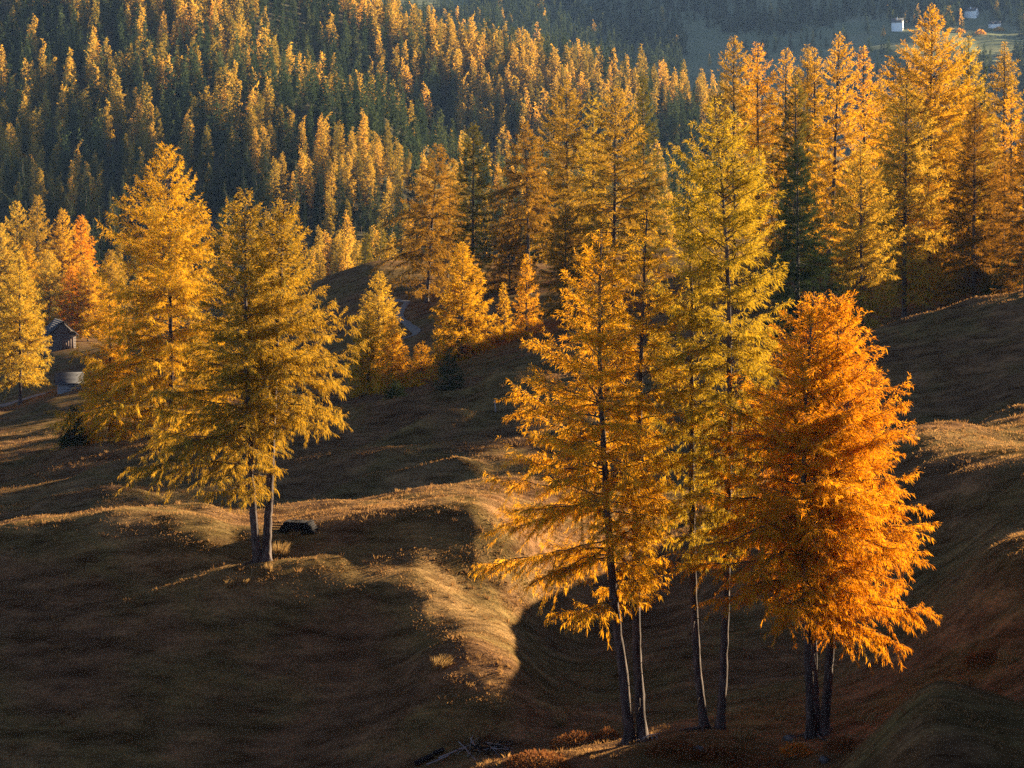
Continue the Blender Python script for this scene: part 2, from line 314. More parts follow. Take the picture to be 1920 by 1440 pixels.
def pchip_slopes(x, y):
    h = x[..., 1:] - x[..., :-1]; dl = (y[..., 1:] - y[..., :-1]) / h
    m = np.zeros_like(y)
    a, b = dl[..., :-1], dl[..., 1:]
    w1 = 2 * h[..., 1:] + h[..., :-1]; w2 = h[..., 1:] + 2 * h[..., :-1]
    ok = a * b > 0
    with np.errstate(all='ignore'):
        m[..., 1:-1] = np.where(ok, (w1 + w2) / (w1 / np.where(ok, a, 1) + w2 / np.where(ok, b, 1)), 0)
    m[..., 0] = dl[..., 0]; m[..., -1] = dl[..., -1]
    return m
TAB = np.empty((len(PXT), len(CUR)))
LND = np.log(np.array([c[0] for c in CUR], float))
for k_, (_, pts) in enumerate(CUR):
    xs = np.array([p[0] for p in pts], float); ys = np.array([p[1] for p in pts], float)
    if len(xs) < 3: TAB[:, k_] = ys[0] if len(xs) == 1 else np.interp(PXT, xs, ys); continue
    mm = pchip_slopes(xs, ys); mm[0] = 0; mm[-1] = 0
    q = np.clip(PXT, xs[0], xs[-1]); i = np.clip(np.searchsorted(xs, q, side='right') - 1, 0, len(xs) - 2)
    h = xs[i + 1] - xs[i]; s = (q - xs[i]) / h
    TAB[:, k_] = (2*s**3 - 3*s**2 + 1) * ys[i] + (s**3 - 2*s**2 + s) * h * mm[i] + (-2*s**3 + 3*s**2) * ys[i+1] + (s**3 - s**2) * h * mm[i+1]
MTAB = pchip_slopes(np.broadcast_to(LND, TAB.shape), TAB)

BERMS = [(150, 640, 980, 166, 1.5, 1.7), (80, 480, 930, 150, 1.4, 1.7), (60, 40, 320, 150, 0.7, 1.5), (60, -60, 330, 178, 0.7, 1.8), (80, 560, 1010, 178, 1.2, 1.9),
         (90, 1620, 2050, 177, 0.7, 1.8), (60, 1790, 2050, 138, 0.6, 1.4), (120, -80, 480, 105, 0.35, 1.2), (80, 560, 800, 158, 0.6, 1.0), (60, 1690, 1990, 120.5, 0.3, 1.6), (80, 120, 420, 163, 0.6, 1.4), (60, -40, 200, 138, 0.6, 1.2)]
def bumps(x, y):
    d = np.maximum(y, 3)
    near = np.clip((d - 40) / 20, 0, 1) * np.clip((420 - d) / 200, 0, 1)
    u = x * 0.94 + y * 0.34; v = -x * 0.34 + y * 0.94
    z = near * (0.46 * vnoise(u / 12, v / 5.5, 1) + 0.24 * vnoise(u / 5.6, v / 2.3, 2) + 0.085 * vnoise(u / 1.9, v / 0.95, 3) + 0.03 * vnoise(x / 0.7, y / 0.5, 4))
    z += 0.03 * near * vnoise(x / 1.1, y / 0.9, 5)
    pxx = 960 + F * x / d
    for (soft, a, b, dc, hh, wd_) in (BERMS if near.any() else ()):      # low ridges that cross the slope
        e = np.clip((pxx - a) / soft, 0, 1) * np.clip((b - pxx) / soft, 0, 1); e = e * e * (3 - 2 * e)
        dd = (d - dc - 2.2 * vnoise(x / 9.0, x * 0 + dc, 51)) / wd_
        z = z + hh * e * np.exp(-dd * dd) * (1 + 0.35 * vnoise(x / 4.0, x * 0 + dc, 52))
    far = np.clip((d - 420) / 200, 0, 1)
    return z + far * (3.0 * vnoise(x / 60, y / 60, 6) + 1.2 * vnoise(x / 23, y / 23, 7))

def ground(x, y):
    x = np.atleast_1d(np.asarray(x, float)); y = np.maximum(np.atleast_1d(np.asarray(y, float)), 3.0)
    px = np.clip(960 + F * x / y, PXT[0], PXT[-1] - 1e-3)
    fi = (px - PXT[0]) / 10.0; i = fi.astype(int); f = fi - i
    ld = np.clip(np.log(y), LND[0], LND[-1] - 1e-6)
    k = np.clip(np.searchsorted(LND, ld, side='right') - 1, 0, len(LND) - 2)
    h = LND[k + 1] - LND[k]; s = (ld - LND[k]) / h
    def col(T): return T[i, k] * (1 - f) + T[i + 1, k] * f, T[i, k + 1] * (1 - f) + T[i + 1, k + 1] * f
    y0, y1 = col(TAB); m0, m1 = col(MTAB)
    r = (2*s**3 - 3*s**2 + 1) * y0 + (s**3 - 2*s**2 + s) * h * m0 + (-2*s**3 + 3*s**2) * y1 + (s**3 - s**2) * h * m1
    return -(r - HY) / F * y + bumps(x, y)

def gz(x, y): return float(ground(x, y)[0])
def at(px, py, d): return np.array([(px - 960) / F * d, d, -(py - HY) / F * d])
def hit(px, py, d0, d1=3000.0):
    """first point of the ground on the line of sight of a photo pixel, from depth d0 on"""
    d = np.exp(np.linspace(math.log(d0), math.log(d1), 4000))
    x = (px - 960) / F * d; g = ground(x, d); z = -(py - HY) / F * d
    ok = np.nonzero(g >= z)[0]
    dd = d[ok[0]] if len(ok) else d0
    return np.array([(px - 960) / F * dd, dd, gz((px - 960) / F * dd, dd)])

cols_px = np.concatenate([np.linspace(-3500, -300, 70)[:-1], np.arange(-300, 2221, 5.0), np.linspace(2220, 5500, 70)[1:]])
rows = np.concatenate([np.exp(np.linspace(math.log(3), math.log(45), 70))[:-1], np.exp(np.linspace(math.log(45), math.log(340), 460))[:-1], np.exp(np.linspace(math.log(340), math.log(3000), 230))])
def sheet(name, r0, r1, mat):
    rr = rows[r0:r1]
    D, PX = np.meshgrid(rr, cols_px, indexing='ij')
    hi = np.minimum(5500, 960 + 1150 * F / D); lo = np.maximum(-3500, 960 - 1500 * F / D)
    PX = np.where(PX > 2220, 2220 + (PX - 2220) / 3280 * (hi - 2220), np.where(PX < -300, -300 + (PX + 300) / -3200 * (lo + 300), PX))
    X = (PX - 960) / F * D
    Z = ground(X.ravel(), D.ravel()).reshape(X.shape)
    V = np.stack([X, D, Z], -1).reshape(-1, 3)
    nc = len(cols_px); i = np.arange(len(rr) - 1)[:, None] * nc; j = np.arange(nc - 1)[None, :]
    q = np.stack([i + j, i + j + 1, i + nc + j + 1, i + nc + j], -1).reshape(-1, 4)
    o = np_obj(name, V, q, mat, smooth=True)
    return tag(o, kind='structure')
rA = int(np.searchsorted(rows, 470)); rB = int(np.searchsorted(rows, 1500))
sheet('meadow', 0, rA + 1, MAT['meadow'])
sheet('forest_hill', rA, rB + 1, MAT['forest_floor'])
sheet('far_hill', rB, len(rows), MAT['far_meadow'])

# ------------------------------------------------------------------ tree builder
def crown(rng, stem, prof, n=110, el=(-8, 48), sag=0.22, up=0.14, sec=4.0, dens=20, sl=0.26, sw=0.035, hang=0.7,
          seclen=(0.16, 0.34), vary=(0.8, 1.12), br=0.035, two=True, floor=None, wild=0.55):
    """stem (N,3) from the ground up; prof rows (height of the branch TIPS, reach left, reach right); returns strands and branch tubes"""
    z0, zt = prof[-1][0], prof[0][0]
    pz = np.array([p[0] for p in prof][::-1]); pl = np.array([p[1] for p in prof][::-1]); pr = np.array([p[2] for p in prof][::-1])
    SP, SD, ST, SR = [], [], [], []
    PR, RR, P2, R2 = [], [], [], []
    M = 9; s = np.linspace(0, 1, M); M2 = 4; s2 = np.linspace(0, 1, M2)
    az0 = rng.random() * 6.28
    for i in range(n):
        u = (i + rng.random()) / n
        u = 1 - (1 - u) ** 1.33
        tz = z0 + (zt - z0) * u
        rel = u
        az = az0 + i * 2.39996 + rng.normal(0, 0.25)
        ca, sn = math.cos(az), math.sin(az)
        Rl, Rr = np.interp(tz, pz, pl), np.interp(tz, pz, pr)
        R = math.hypot((Rr if ca > 0 else Rl) * ca, 0.5 * (Rl + Rr) * sn)
        L = max(0.18, R * rng.uniform(*vary))
        e = math.radians(el[0] + (el[1] - el[0]) * rel ** 1.4 + rng.normal(0, 8))
        sg = sag * (1 - 0.7 * rel) * rng.uniform(0.6, 1.4); uu = up * rng.uniform(0.4, 1.5)
        rise = L * (math.tan(e) - sg + uu)
        za = min(max(tz - rise, stem[0, 2] + 0.4), stem[-1, 2] - 0.05)
        P0 = np.array([np.interp(za, stem[:, 2], stem[:, 0]), np.interp(za, stem[:, 2], stem[:, 1]), za])
        hd = np.array([ca, sn, 0.0]); pd = np.array([-sn, ca, 0.0])
        wob = rng.normal(0, 0.10) * L
        P = P0 + hd * (L * s)[:, None] + np.array([0, 0, 1.0]) * (L * (math.tan(e) * s - sg * s**2 + uu * s**3))[:, None] + pd * (wob * np.sin(s * 2.6))[:, None]
        P[1:-1] += rng.normal(0, 0.012 * L, (M - 2, 3))
        if floor is not None:
            P[:, 2] = np.maximum(P[:, 2], floor)
        PR.append(P); RR.append((br * (0.35 + 0.16 * L)) * (1 - 0.86 * s))
        dP = nrm(np.gradient(P, axis=0))
        # strands along the branch itself
        m = rng.poisson(L * dens * 0.9)
        t = rng.uniform(0.22, 1.0, m)
        SP.append(np.stack([np.interp(t, s, P[:, c]) for c in range(3)], -1)); SD.append(np.tile(hd, (m, 1)) * 0.8 + pd * rng.choice([-1, 1], (m, 1)) * 0.5)
        ST.append(np.full(m, rng.random())); SR.append(np.full(m, rel))
        ns = int(2 + L * sec)
        if two and L > 0.5:
            tj = rng.uniform(0.12, 1.0, ns)
            l2 = np.minimum(L * rng.uniform(*seclen, ns) * (1.2 - tj * 0.75) + 0.12, 1.7)
            ang = rng.choice([-1, 1], ns) * rng.uniform(0.5, 1.25, ns)
            d2 = hd[None] * np.cos(ang)[:, None] + pd[None] * np.sin(ang)[:, None]
            b2 = np.stack([np.interp(tj, s, P[:, c]) for c in range(3)], -1)
            zdir = rng.normal(0.08 + 0.35 * rel * rel - 0.5 * hang * (1 - rel), 0.36, ns)
            Q = b2[:, None] + (d2 * l2[:, None])[:, None] * s2[None, :, None]
            Q[:, :, 2] += l2[:, None] * (zdir[:, None] * s2[None] - (0.28 * hang * (1.1 - rel)) * s2[None]**2 + 0.12 * s2[None]**3)
            P2.append(Q); R2.append(np.tile((br * 0.22 * (1 - 0.75 * s2))[None], (ns, 1)))
            m2 = rng.poisson(l2 * dens)
            idx = np.repeat(np.arange(ns), m2); t2 = rng.uniform(0.05, 1.05, len(idx)) * (M2 - 1)
            k = np.minimum(t2.astype(int), M2 - 2); f = (t2 - k)[:, None]
            SP.append(Q[idx, k] * (1 - f) + Q[idx, k + 1] * f); SD.append(nrm(Q[idx, k + 1] - Q[idx, k]) * 1.5)
            ST.append(rng.random(ns)[idx]); SR.append(np.full(len(idx), rel))
    SP = np.concatenate(SP); SD = np.concatenate(SD); ST = np.concatenate(ST); SR = np.concatenate(SR)
    N = len(SP)
    D = 0.55 * SD + wild * rng.normal(0, 1, (N, 3))
    hg = hang * (1 - 0.85 * SR) * rng.uniform(0.2, 1.8, N)
    D[:, 2] += -hg + 0.35 * SR
    D = nrm(D)
    ln = sl * rng.uniform(0.55, 1.45, N) * (1 + 0.5 * np.maximum(0, -D[:, 2]) * hang)
    W = nrm(np.cross(D, rng.normal(0, 1, (N, 3)))) * (sw * rng.uniform(0.7, 1.3, N))[:, None]
    SP = SP + rng.normal(0, sw * 0.8, (N, 3))
    mid = SP + D * (ln * 0.5)[:, None]
    tip = SP + D * ln[:, None]; tip[:, 2] -= ln * 0.12 * hang
    V = np.stack([SP, mid + W * 0.5, tip, mid - W * 0.5], 1).reshape(-1, 3)
    Q = np.arange(4 * N).reshape(N, 4)
    tint = np.stack([0.55 * ST + 0.45 * rng.random(N), np.full(N, rng.random()), SR], -1)
    wood = (np.array(PR), np.array(RR), np.concatenate(P2) if P2 else None, np.concatenate(R2) if R2 else None)
    return V, Q, tint, wood

def trunk_tube(rng, stem, r0, r1, k=16, flare=0.85, M=48):
    z = np.linspace(0, 1, M) ** 1.25
    zz = stem[0, 2] + (stem[-1, 2] - stem[0, 2]) * z
    P = np.stack([np.interp(zz, stem[:, 2], stem[:, 0]), np.interp(zz, stem[:, 2], stem[:, 1]), zz], -1)
    hgt = zz - stem[0, 2]
    r = r1 + (r0 - r1) * (1 - z) ** 0.85
    r = r * (1 + flare * np.exp(-hgt / (r0 * 1.6)))
    P[1:-1, :2] += rng.normal(0, 0.012, (M - 2, 2))
    V, Q = tubes(P[None], r[None], k)
    V = V.reshape(M, k, 3)
    th = np.arange(k); furrow = 0.07 * np.abs(np.sin(th * 2.2 + 3 * np.sin(hgt * 1.3)[:, None])); lob = 1 - furrow + 0.16 * np.exp(-hgt / (r0 * 2))[:, None] * np.sin(th * 2.4 + rng.random() * 6)[None] + rng.normal(0, 0.035, (M, k))
    V = P[:, None] + (V - P[:, None]) * lob[:, :, None]
    return V.reshape(-1, 3), Q

def smooth_stem(pts, n=24):
    P = np.array(pts, float); z = np.linspace(P[0, 2], P[-1, 2], n)
    out = np.stack([np.interp(z, P[:, 2], P[:, 0]), np.interp(z, P[:, 2], P[:, 1]), z], -1)
    for _ in range(2): out[1:-1, :2] = 0.5 * out[1:-1, :2] + 0.25 * (out[:-2, :2] + out[2:, :2])
    return out

def make_tree(name, label, cat, d, base, stems, mat, seed, group=None, dd=None, roots=False, r0=None, floor_pad=None, trunk_mat='bark', **kw):
    """stems: list of dicts(pts=[(px,py)..base..top], prof=[(py,left,right)..top..bottom]) in photo pixels at depth d"""
    rng = np.random.default_rng(seed)
    sc = d / F
    bx = (base - 960) * sc; bz = gz(bx, d)
    root = empty(name, (bx, d, bz - 0.05), label, cat, group)
    org = np.array([bx, d, bz - 0.05])
    for j, st in enumerate(stems):
        yo = st.get('dy', 0.0)
        pts = [at(p[0], p[1], d) for p in st['pts']]
        for q, p in enumerate(pts): p[1] += yo * min(1.0, q / 1.0)
        pts[0][2] = bz - 0.15
        stem = smooth_stem(pts)
        def sx(py):
            z = -(py - HY) * sc; return np.interp(z, stem[:, 2], stem[:, 0]) / sc + 960
        prof = [(-(p[0] - HY) * sc, max(0.1, (sx(p[0]) - p[1]) * sc), max(0.1, (p[2] - sx(p[0])) * sc)) for p in st['prof']]
        o = dict(kw); o.update(st.get('o', {}))
        mt = o.pop('mat', mat)
        if floor_pad is not None: o['floor'] = bz + floor_pad
        H = stem[-1, 2] - stem[0, 2]
        rr = st.get('r', r0 or H * 0.011)
        V, Q, tint, wood = crown(rng, stem, prof, **o)
        np_obj('crown', V - org, Q, MAT[mt], root, tint=tint)
        V, Q = trunk_tube(rng, stem, rr, 0.02)
        if roots:
            K = 9; zl = np.array([st_ for st_ in rng.uniform(stem[0, 2] + 1.2, min(prof[-1][0] + 2.5, stem[0, 2] + 8), K)])
            aa = rng.uniform(0, 6.28, K); LL = rng.uniform(0.15, 0.9, K); s4 = np.linspace(0, 1, 4)
            DP = np.stack([np.interp(zl, stem[:, 2], stem[:, 0])[:, None] + (np.cos(aa) * LL)[:, None] * s4, np.interp(zl, stem[:, 2], stem[:, 1])[:, None] + (np.sin(aa) * LL)[:, None] * s4, zl[:, None] + (LL * 0.2)[:, None] * s4 - (LL * 0.5)[:, None] * s4**2], -1)
            V3, Q3 = tubes(DP, np.tile(0.022 * (1.1 - s4), (K, 1)), 4); Q = np.concatenate([Q, Q3 + len(V)]); V = np.concatenate([V, V3])
        np_obj('trunk', V - org, Q, MAT[trunk_mat], root, smooth=True)
        V, Q = tubes(wood[0], wood[1], 5)
        if wood[2] is not None:
            V2, Q2 = tubes(wood[2], wood[3], 3); Q = np.concatenate([Q, Q2 + len(V)]); V = np.concatenate([V, V2])
        np_obj('limbs', V - org, Q, MAT['twig'], root)
    if roots:
        for q in range(5):
            a = rng.random() * 6.28; L = rng.uniform(0.5, 1.1); mb = MB()
            pts = []
            for s_ in np.linspace(0, 1, 6):
                x = bx + math.cos(a + s_ * 0.6) * (0.2 + L * s_); y = d + math.sin(a + s_ * 0.6) * (0.2 + L * s_)
                pts.append((x - bx, y - d, gz(x, y) + 0.12 * (1 - s_) + 0.02 - org[2]))
            mb.tube(pts, 0.07 * (1 - 0.75 * np.linspace(0, 1, 6)), 6); mb.obj('root', MAT['bark'], root, True)
    return root

NEARO = dict(n=128, sec=7.0, dens=62, sl=0.15, sw=0.019, hang=0.9, seclen=(0.14, 0.42), vary=(0.66, 1.16), wild=0.42, br=0.042)
LG = 'larches in the foreground'
# three clumps in front
make_tree('larch_tree', 'tall golden larch with two dark trunks joined at the base, leftmost of the front clumps', 'tree', 75, 1192, [
    dict(pts=[(1182, 1390), (1172, 1290), (1150, 1130), (1140, 1000), (1128, 800), (1122, 600), (1126, 430)], dy=-0.3,
         prof=[(428, 1112, 1140), (470, 1085, 1165), (540, 1055, 1190), (620, 1015, 1210), (720, 960, 1225), (840, 930, 1235), (900, 915, 1240), (960, 880, 1240), (1010, 888, 1235), (1080, 950, 1225), (1150, 1020, 1190)], r=0.21, o=dict(mat='amber')),
    dict(pts=[(1206, 1385), (1196, 1250), (1192, 1000), (1200, 800), (1206, 600), (1214, 395)], dy=0.5,
         prof=[(392, 1203, 1226), (440, 1180, 1250), (520, 1150, 1275), (650, 1120, 1300), (800, 1110, 1300), (930, 1120, 1290), (1040, 1130, 1270), (1100, 1150, 1240)], r=0.2, o=dict(n=80)),
    ], 'gold', 11, LG, roots=True, **NEARO)
make_tree('larch_tree', 'tallest front larch, yellow green crown over two slender trunks forking low', 'tree', 76, 1335, [
    dict(pts=[(1322, 1378), (1308, 1250), (1301, 1080), (1298, 800), (1300, 600), (1292, 400), (1290, 320)], dy=0.4,
         prof=[(318, 1278, 1302), (380, 1255, 1325), (470, 1225, 1350), (600, 1205, 1370), (750, 1200, 1380), (880, 1200, 1380), (990, 1215, 1370), (1060, 1240, 1350)], r=0.17, o=dict(n=80)),
    dict(pts=[(1350, 1376), (1358, 1200), (1363, 1000), (1366, 800), (1366, 560), (1352, 330), (1338, 182)], dy=-0.3,
         prof=[(180, 1328, 1350), (225, 1295, 1378), (275, 1262, 1412), (320, 1245, 1448), (400, 1240, 1440), (500, 1255, 1452), (580, 1260, 1478), (700, 1245, 1465), (820, 1250, 1440), (960, 1270, 1420), (1050, 1300, 1400)], r=0.18, o=dict(n=165)),
    ], 'greeny', 12, LG, roots=True, **NEARO)
make_tree('larch_tree', 'broad bright orange larch rising on three close trunks at right', 'tree', 74, 1532, [
    dict(pts=[(1522, 1382), (1513, 1270), (1506, 1130), (1500, 950), (1505, 750), (1520, 545)], dy=-0.7,
         prof=[(542, 1505, 1535), (590, 1468, 1570), (650, 1430, 1590), (720, 1372, 1600), (800, 1330, 1610), (900, 1310, 1615), (1000, 1292, 1610), (1080, 1265, 1610), (1150, 1400, 1590)], r=0.19, o=dict(n=160)),
    dict(pts=[(1534, 1386), (1533, 1270), (1529, 1130), (1532, 950), (1545, 760), (1556, 600)], dy=0.9,
         prof=[(600, 1535, 1580), (680, 1480, 1610), (800, 1440, 1640), (950, 1420, 1650), (1060, 1420, 1640), (1150, 1470, 1610)], r=0.16, o=dict(n=75)),
    dict(pts=[(1544, 1382), (1553, 1280), (1564, 1120), (1572, 950), (1572, 760), (1570, 550)], dy=0.1,
         prof=[(546, 1552, 1588), (590, 1510, 1618), (650, 1480, 1650), (720, 1465, 1685), (770, 1460, 1715), (830, 1460, 1705), (870, 1460, 1722), (950, 1450, 1722), (1030, 1450, 1735), (1110, 1460, 1738), (1160, 1500, 1712), (1205, 1590, 1720)], r=0.19, o=dict(n=175)),
    ], 'orange', 13, LG, roots=True, **NEARO)
# left pair and the tree behind it
make_tree('larch_tree', 'ochre larch with twin trunks on the grassy mound at left', 'tree', 97, 490, [
    dict(pts=[(484, 1062), (476, 960), (468, 780), (462, 600), (462, 355)], dy=-0.4,
         prof=[(352, 450, 474), (400, 412, 500), (470, 385, 520), (560, 360, 540), (650, 330, 550), (740, 295, 525), (830, 262, 495), (890, 258, 470), (915, 290, 400)], r=0.21),
    dict(pts=[(498, 1062), (502, 960), (510, 780), (518, 620), (526, 480), (532, 372)], dy=0.4,
         prof=[(372, 520, 545), (430, 490, 575), (500, 465, 605), (560, 450, 632), (640, 430, 655), (740, 430, 662), (785, 470, 655), (815, 500, 600)], r=0.23),
    ], 'olive', 14, LG, roots=True, n=135, sec=6.0, dens=50, sl=0.17, sw=0.024, hang=0.9, seclen=(0.14, 0.42), vary=(0.7, 1.2), wild=0.42, br=0.042)
make_tree('larch_tree', 'amber larch standing right behind the twin trunked tree at left', 'tree', 182, 318, [
    dict(pts=[(318, 850), (322, 700), (318, 500), (312, 272)],
         prof=[(270, 302, 324), (310, 270, 345), (350, 238, 372), (400, 198, 396), (480, 192, 410), (560, 176, 420), (640, 152, 430), (720, 122, 440), (790, 100, 440), (835, 120, 420)], r=0.24)],
    'gold', 15, LG, n=180, sec=4.8, dens=28, sl=0.26, sw=0.036, hang=0.9, seclen=(0.14, 0.40), wild=0.42)
make_tree('larch_tree', 'low amber larch filling the gap left of the amber tree, beside the dark little spruce', 'tree', 186, 205, [
    dict(pts=[(205, 850), (207, 700), (205, 560)],
         prof=[(560, 195, 215), (620, 172, 240), (700, 150, 262), (780, 128, 280), (830, 120, 280)], r=0.16)],
    'amber', 16, LG, n=100, sec=4.8, dens=28, sl=0.26, sw=0.036, hang=0.9, seclen=(0.14, 0.40), wild=0.42, floor_pad=0.5)

# ------------------------------------------------------------------ trees of the middle distance
MIDO = dict(wild=0.42, n=120, sec=3.2, dens=8.5, sl=0.5, sw=0.10, hang=0.6, br=0.05)
BG = 'tall larches behind the winding track'
def mid(name, label, d, top, base_px, prof, mat, seed, lean=0, cat='tree', group='larches across the middle slope', skirt=True, **kw):
    """single tree: top (px,py), base column, rows of the silhouette (py,left,right)"""
    if group and 'upper right' in group or base_px > 1470: d *= 1.12
    if 'n' in kw: kw['n'] = int(kw['n'] * 1.45)
    if group == BG: prof = [(q[0], base_px + (q[1] - base_px) * 1.18, base_px + (q[2] - base_px) * 1.18) for q in prof]
    if group and 'upper right' in group: prof = [(q[0], base_px + (q[1] - base_px) * 1.28, base_px + (q[2] - base_px) * 1.28) for q in prof]
    b = hit_base(base_px, d)
    o = dict(MIDO)
    k = d / 240.0
    o['sl'] = 0.30 * (0.45 + 0.55 * k); o['sw'] = 0.05 * (0.4 + 0.6 * k); o['dens'] = 29.0 / (0.3 + 0.7 * k)
    rt = kw.pop('r', None)
    o.update(kw)
    if skirt:
        l = prof[-1]; pb = b - 0.07 * (b - top[1])
        if pb > l[0] + 8: prof = prof + [((l[0] + pb) / 2, l[1], l[2]), (pb, base_px + (l[1] - base_px) * 0.8, base_px + (l[2] - base_px) * 0.8)]
    pts = [(base_px, b + 4), (base_px + lean * 0.3 + (top[0] - base_px) * 0.4, b + (top[1] - b) * 0.45), (top[0], top[1])]
    return make_tree(name, label, cat, d, base_px, [dict(pts=pts, prof=[(top[1] - 1, top[0] - 4, top[0] + 4)] + prof, **({'r': rt} if rt else {}))], mat, seed, group, **o)
def hit_base(px, d):
    return HY - F * gz((px - 960) / F * d, d) / d

PINE = dict(el=(-16, 40), sag=0.10, up=0.16, hang=0.35, n=95)
DROOP = dict(el=(2, 40), sag=0.42, up=0.05, hang=0.7, n=62)
# small bright grove by the winding track
mid('larch_tree', 'pale lime yellow young larch left of the winding gravel track', 268, (712, 510), 708, [(560, 676, 742), (620, 658, 752), (690, 650, 760), (745, 650, 755)], 'pale', 21, n=100)
mid('larch_tree', 'small glowing yellow larch at the left end of the bright grove', 252, (690, 586), 690, [(630, 664, 722), (690, 655, 735), (745, 650, 735)], 'gold', 22, n=85)
mid('larch_tree', 'small orange brown larch in the bright grove, just right of the glowing yellow one', 248, (735, 592), 735, [(640, 708, 758), (690, 698, 772), (740, 695, 775)], 'amber', 23, n=85)
mid('larch_tree', 'bright lemon yellow larch standing over the dark bushy spruce', 262, (868, 455), 866, [(500, 842, 900), (560, 820, 920), (620, 808, 938), (670, 800, 945), (705, 800, 940)], 'gold', 24, n=110)
mid('larch_tree', 'slim small yellow larch between the lemon yellow larch and the rust one', 266, (945, 532), 945, [(580, 930, 960), (630, 925, 965), (680, 922, 968)], 'gold', 25, n=45)
mid('larch_tree', 'narrow rust and green larch beside the front golden crown', 262, (988, 478), 986, [(520, 972, 1005), (580, 962, 1018), (640, 955, 1025), (690, 952, 1028)], 'amber', 26, n=75)
mid('larch_tree', 'low orange larch bush filling the foot of the bright grove', 246, (790, 640), 790, [(670, 768, 815), (710, 760, 825), (735, 758, 828)], 'amber', 27, n=45)
# tall back row
BG = 'tall larches behind the winding track'
mid('larch_tree', 'brown gold larch with long drooping boughs, leftmost of the tall back row', 318, (822, 270), 800, [(310, 790, 850), (360, 762, 860), (420, 738, 868), (480, 722, 875), (530, 715, 870), (555, 730, 860)], 'brown', 31, group=BG, **DROOP)
mid('stone_pine', 'dark olive stone pine standing in the tall back row', 310, (888, 230), 886, [(265, 866, 910), (320, 850, 928), (400, 842, 935), (470, 846, 930), (510, 856, 920)], 'stone_pine', 32, group='dark conifers on the middle slope', **PINE)
mid('larch_tree', 'open thin larch with a bare dark lower trunk in the back row', 300, (985, 226), 992, [(270, 960, 1010), (330, 932, 1025), (400, 925, 1035), (460, 935, 1030)], 'brown', 33, group=BG, skirt=False, **DROOP)
mid('larch_tree', 'conical larch with orange tip and dusky green body in the back row', 318, (1062, 150), 1064, [(185, 1035, 1090), (240, 1010, 1105), (310, 1000, 1125), (390, 985, 1135), (460, 990, 1130)], 'olive', 34, group=BG, **PINE)
mid('larch_tree', 'broad gold larch with drooping boughs showing its dark trunk, back row centre', 262, (1155, 162), 1150, [(195, 1125, 1180), (250, 1105, 1205), (320, 1085, 1225), (400, 1060, 1240), (460, 1040, 1238), (500, 1050, 1220)], 'olive', 35, group=BG, el=(2, 40), sag=0.36, up=0.05, hang=0.8, n=85)
mid('spruce_tree', 'dusky green spruce peeking out behind the broad gold larch', 325, (1205, 138), 1208, [(180, 1190, 1222), (240, 1178, 1240), (320, 1170, 1255), (400, 1160, 1260)], 'stone_pine', 36, group='dark conifers on the middle slope', **PINE)
mid('larch_tree', 'small greenish larch top between the orange tipped larch and the broad gold one', 310, (1112, 172), 1112, [(205, 1098, 1126), (260, 1090, 1135), (340, 1085, 1140)], 'greeny', 37, group=BG, n=50)
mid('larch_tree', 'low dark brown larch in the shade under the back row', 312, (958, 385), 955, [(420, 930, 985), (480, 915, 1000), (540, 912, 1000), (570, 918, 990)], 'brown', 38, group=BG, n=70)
mid('larch_tree', 'gold brown larch in the gap right of the leftmost back row larch', 330, (845, 330), 838, [(370, 826, 865), (430, 815, 880), (500, 810, 885)], 'brown', 39, group=BG, n=60, **{k: v for k, v in DROOP.items() if k != 'n'})
mid('larch_tree', 'amber larch low behind the front golden crown, under the back row', 255, (1060, 380), 1060, [(420, 1030, 1090), (480, 1015, 1105), (540, 1010, 1110)], 'brown', 40, group=BG, n=70)
# right rear group
RG = 'larches in the tall group at upper right'
mid('larch_tree', 'gold tipped larch with dark green body, leftmost of the upper right group', 232, (1376, 68), 1376, [(105, 1356, 1398), (160, 1340, 1415), (230, 1330, 1420), (310, 1335, 1420), (400, 1340, 1420)], 'olive', 51, group=RG, **PINE)
mid('larch_tree', 'rounded bright orange gold larch, second from left in the upper right group', 225, (1420, 80), 1422, [(115, 1402, 1440), (165, 1395, 1452), (220, 1392, 1458), (300, 1395, 1455), (400, 1400, 1450)], 'amber', 52, group=RG, n=90)
mid('larch_tree', 'short pointed yellow larch between the orange gold larch and the twin tips', 238, (1474, 90), 1472, [(120, 1460, 1490), (170, 1450, 1500), (250, 1445, 1505), (340, 1440, 1510)], 'gold', 53, group=RG, n=70)
mid('larch_tree', 'olive larch with twin yellow tips in the upper right group', 228, (1514, 84), 1515, [(115, 1500, 1532), (160, 1488, 1545), (230, 1475, 1555), (320, 1470, 1560), (420, 1475, 1555)], 'olive', 54, group=RG, n=90)
mid('larch_tree', 'slender yellow larch tip just right of the twin tips', 226, (1527, 90), 1530, [(120, 1516, 1540), (170, 1505, 1552), (260, 1495, 1560)], 'gold', 55, group=RG, n=60)
mid('larch_tree', 'tall lemon cone of a larch with a leaning dark trunk', 214, (1573, 62), 1548, [(95, 1555, 1590), (140, 1545, 1602), (200, 1535, 1612), (260, 1525, 1610), (340, 1510, 1605), (420, 1505, 1590)], 'gold', 56, group=RG, lean=20)
mid('larch_tree', 'slim rusty orange larch right of the lemon cone', 232, (1619, 86), 1622, [(120, 1606, 1632), (160, 1598, 1642), (220, 1595, 1650), (300, 1595, 1655)], 'amber', 57, group=RG, n=65)
mid('larch_tree', 'giant golden larch rising highest of all at upper right', 206, (1748, 10), 1738, [(45, 1725, 1772), (90, 1695, 1795), (130, 1668, 1805), (180, 1655, 1815), (240, 1650, 1815), (320, 1645, 1805), (400, 1650, 1800), (470, 1665, 1790)], 'gold', 58, group=RG, n=130)
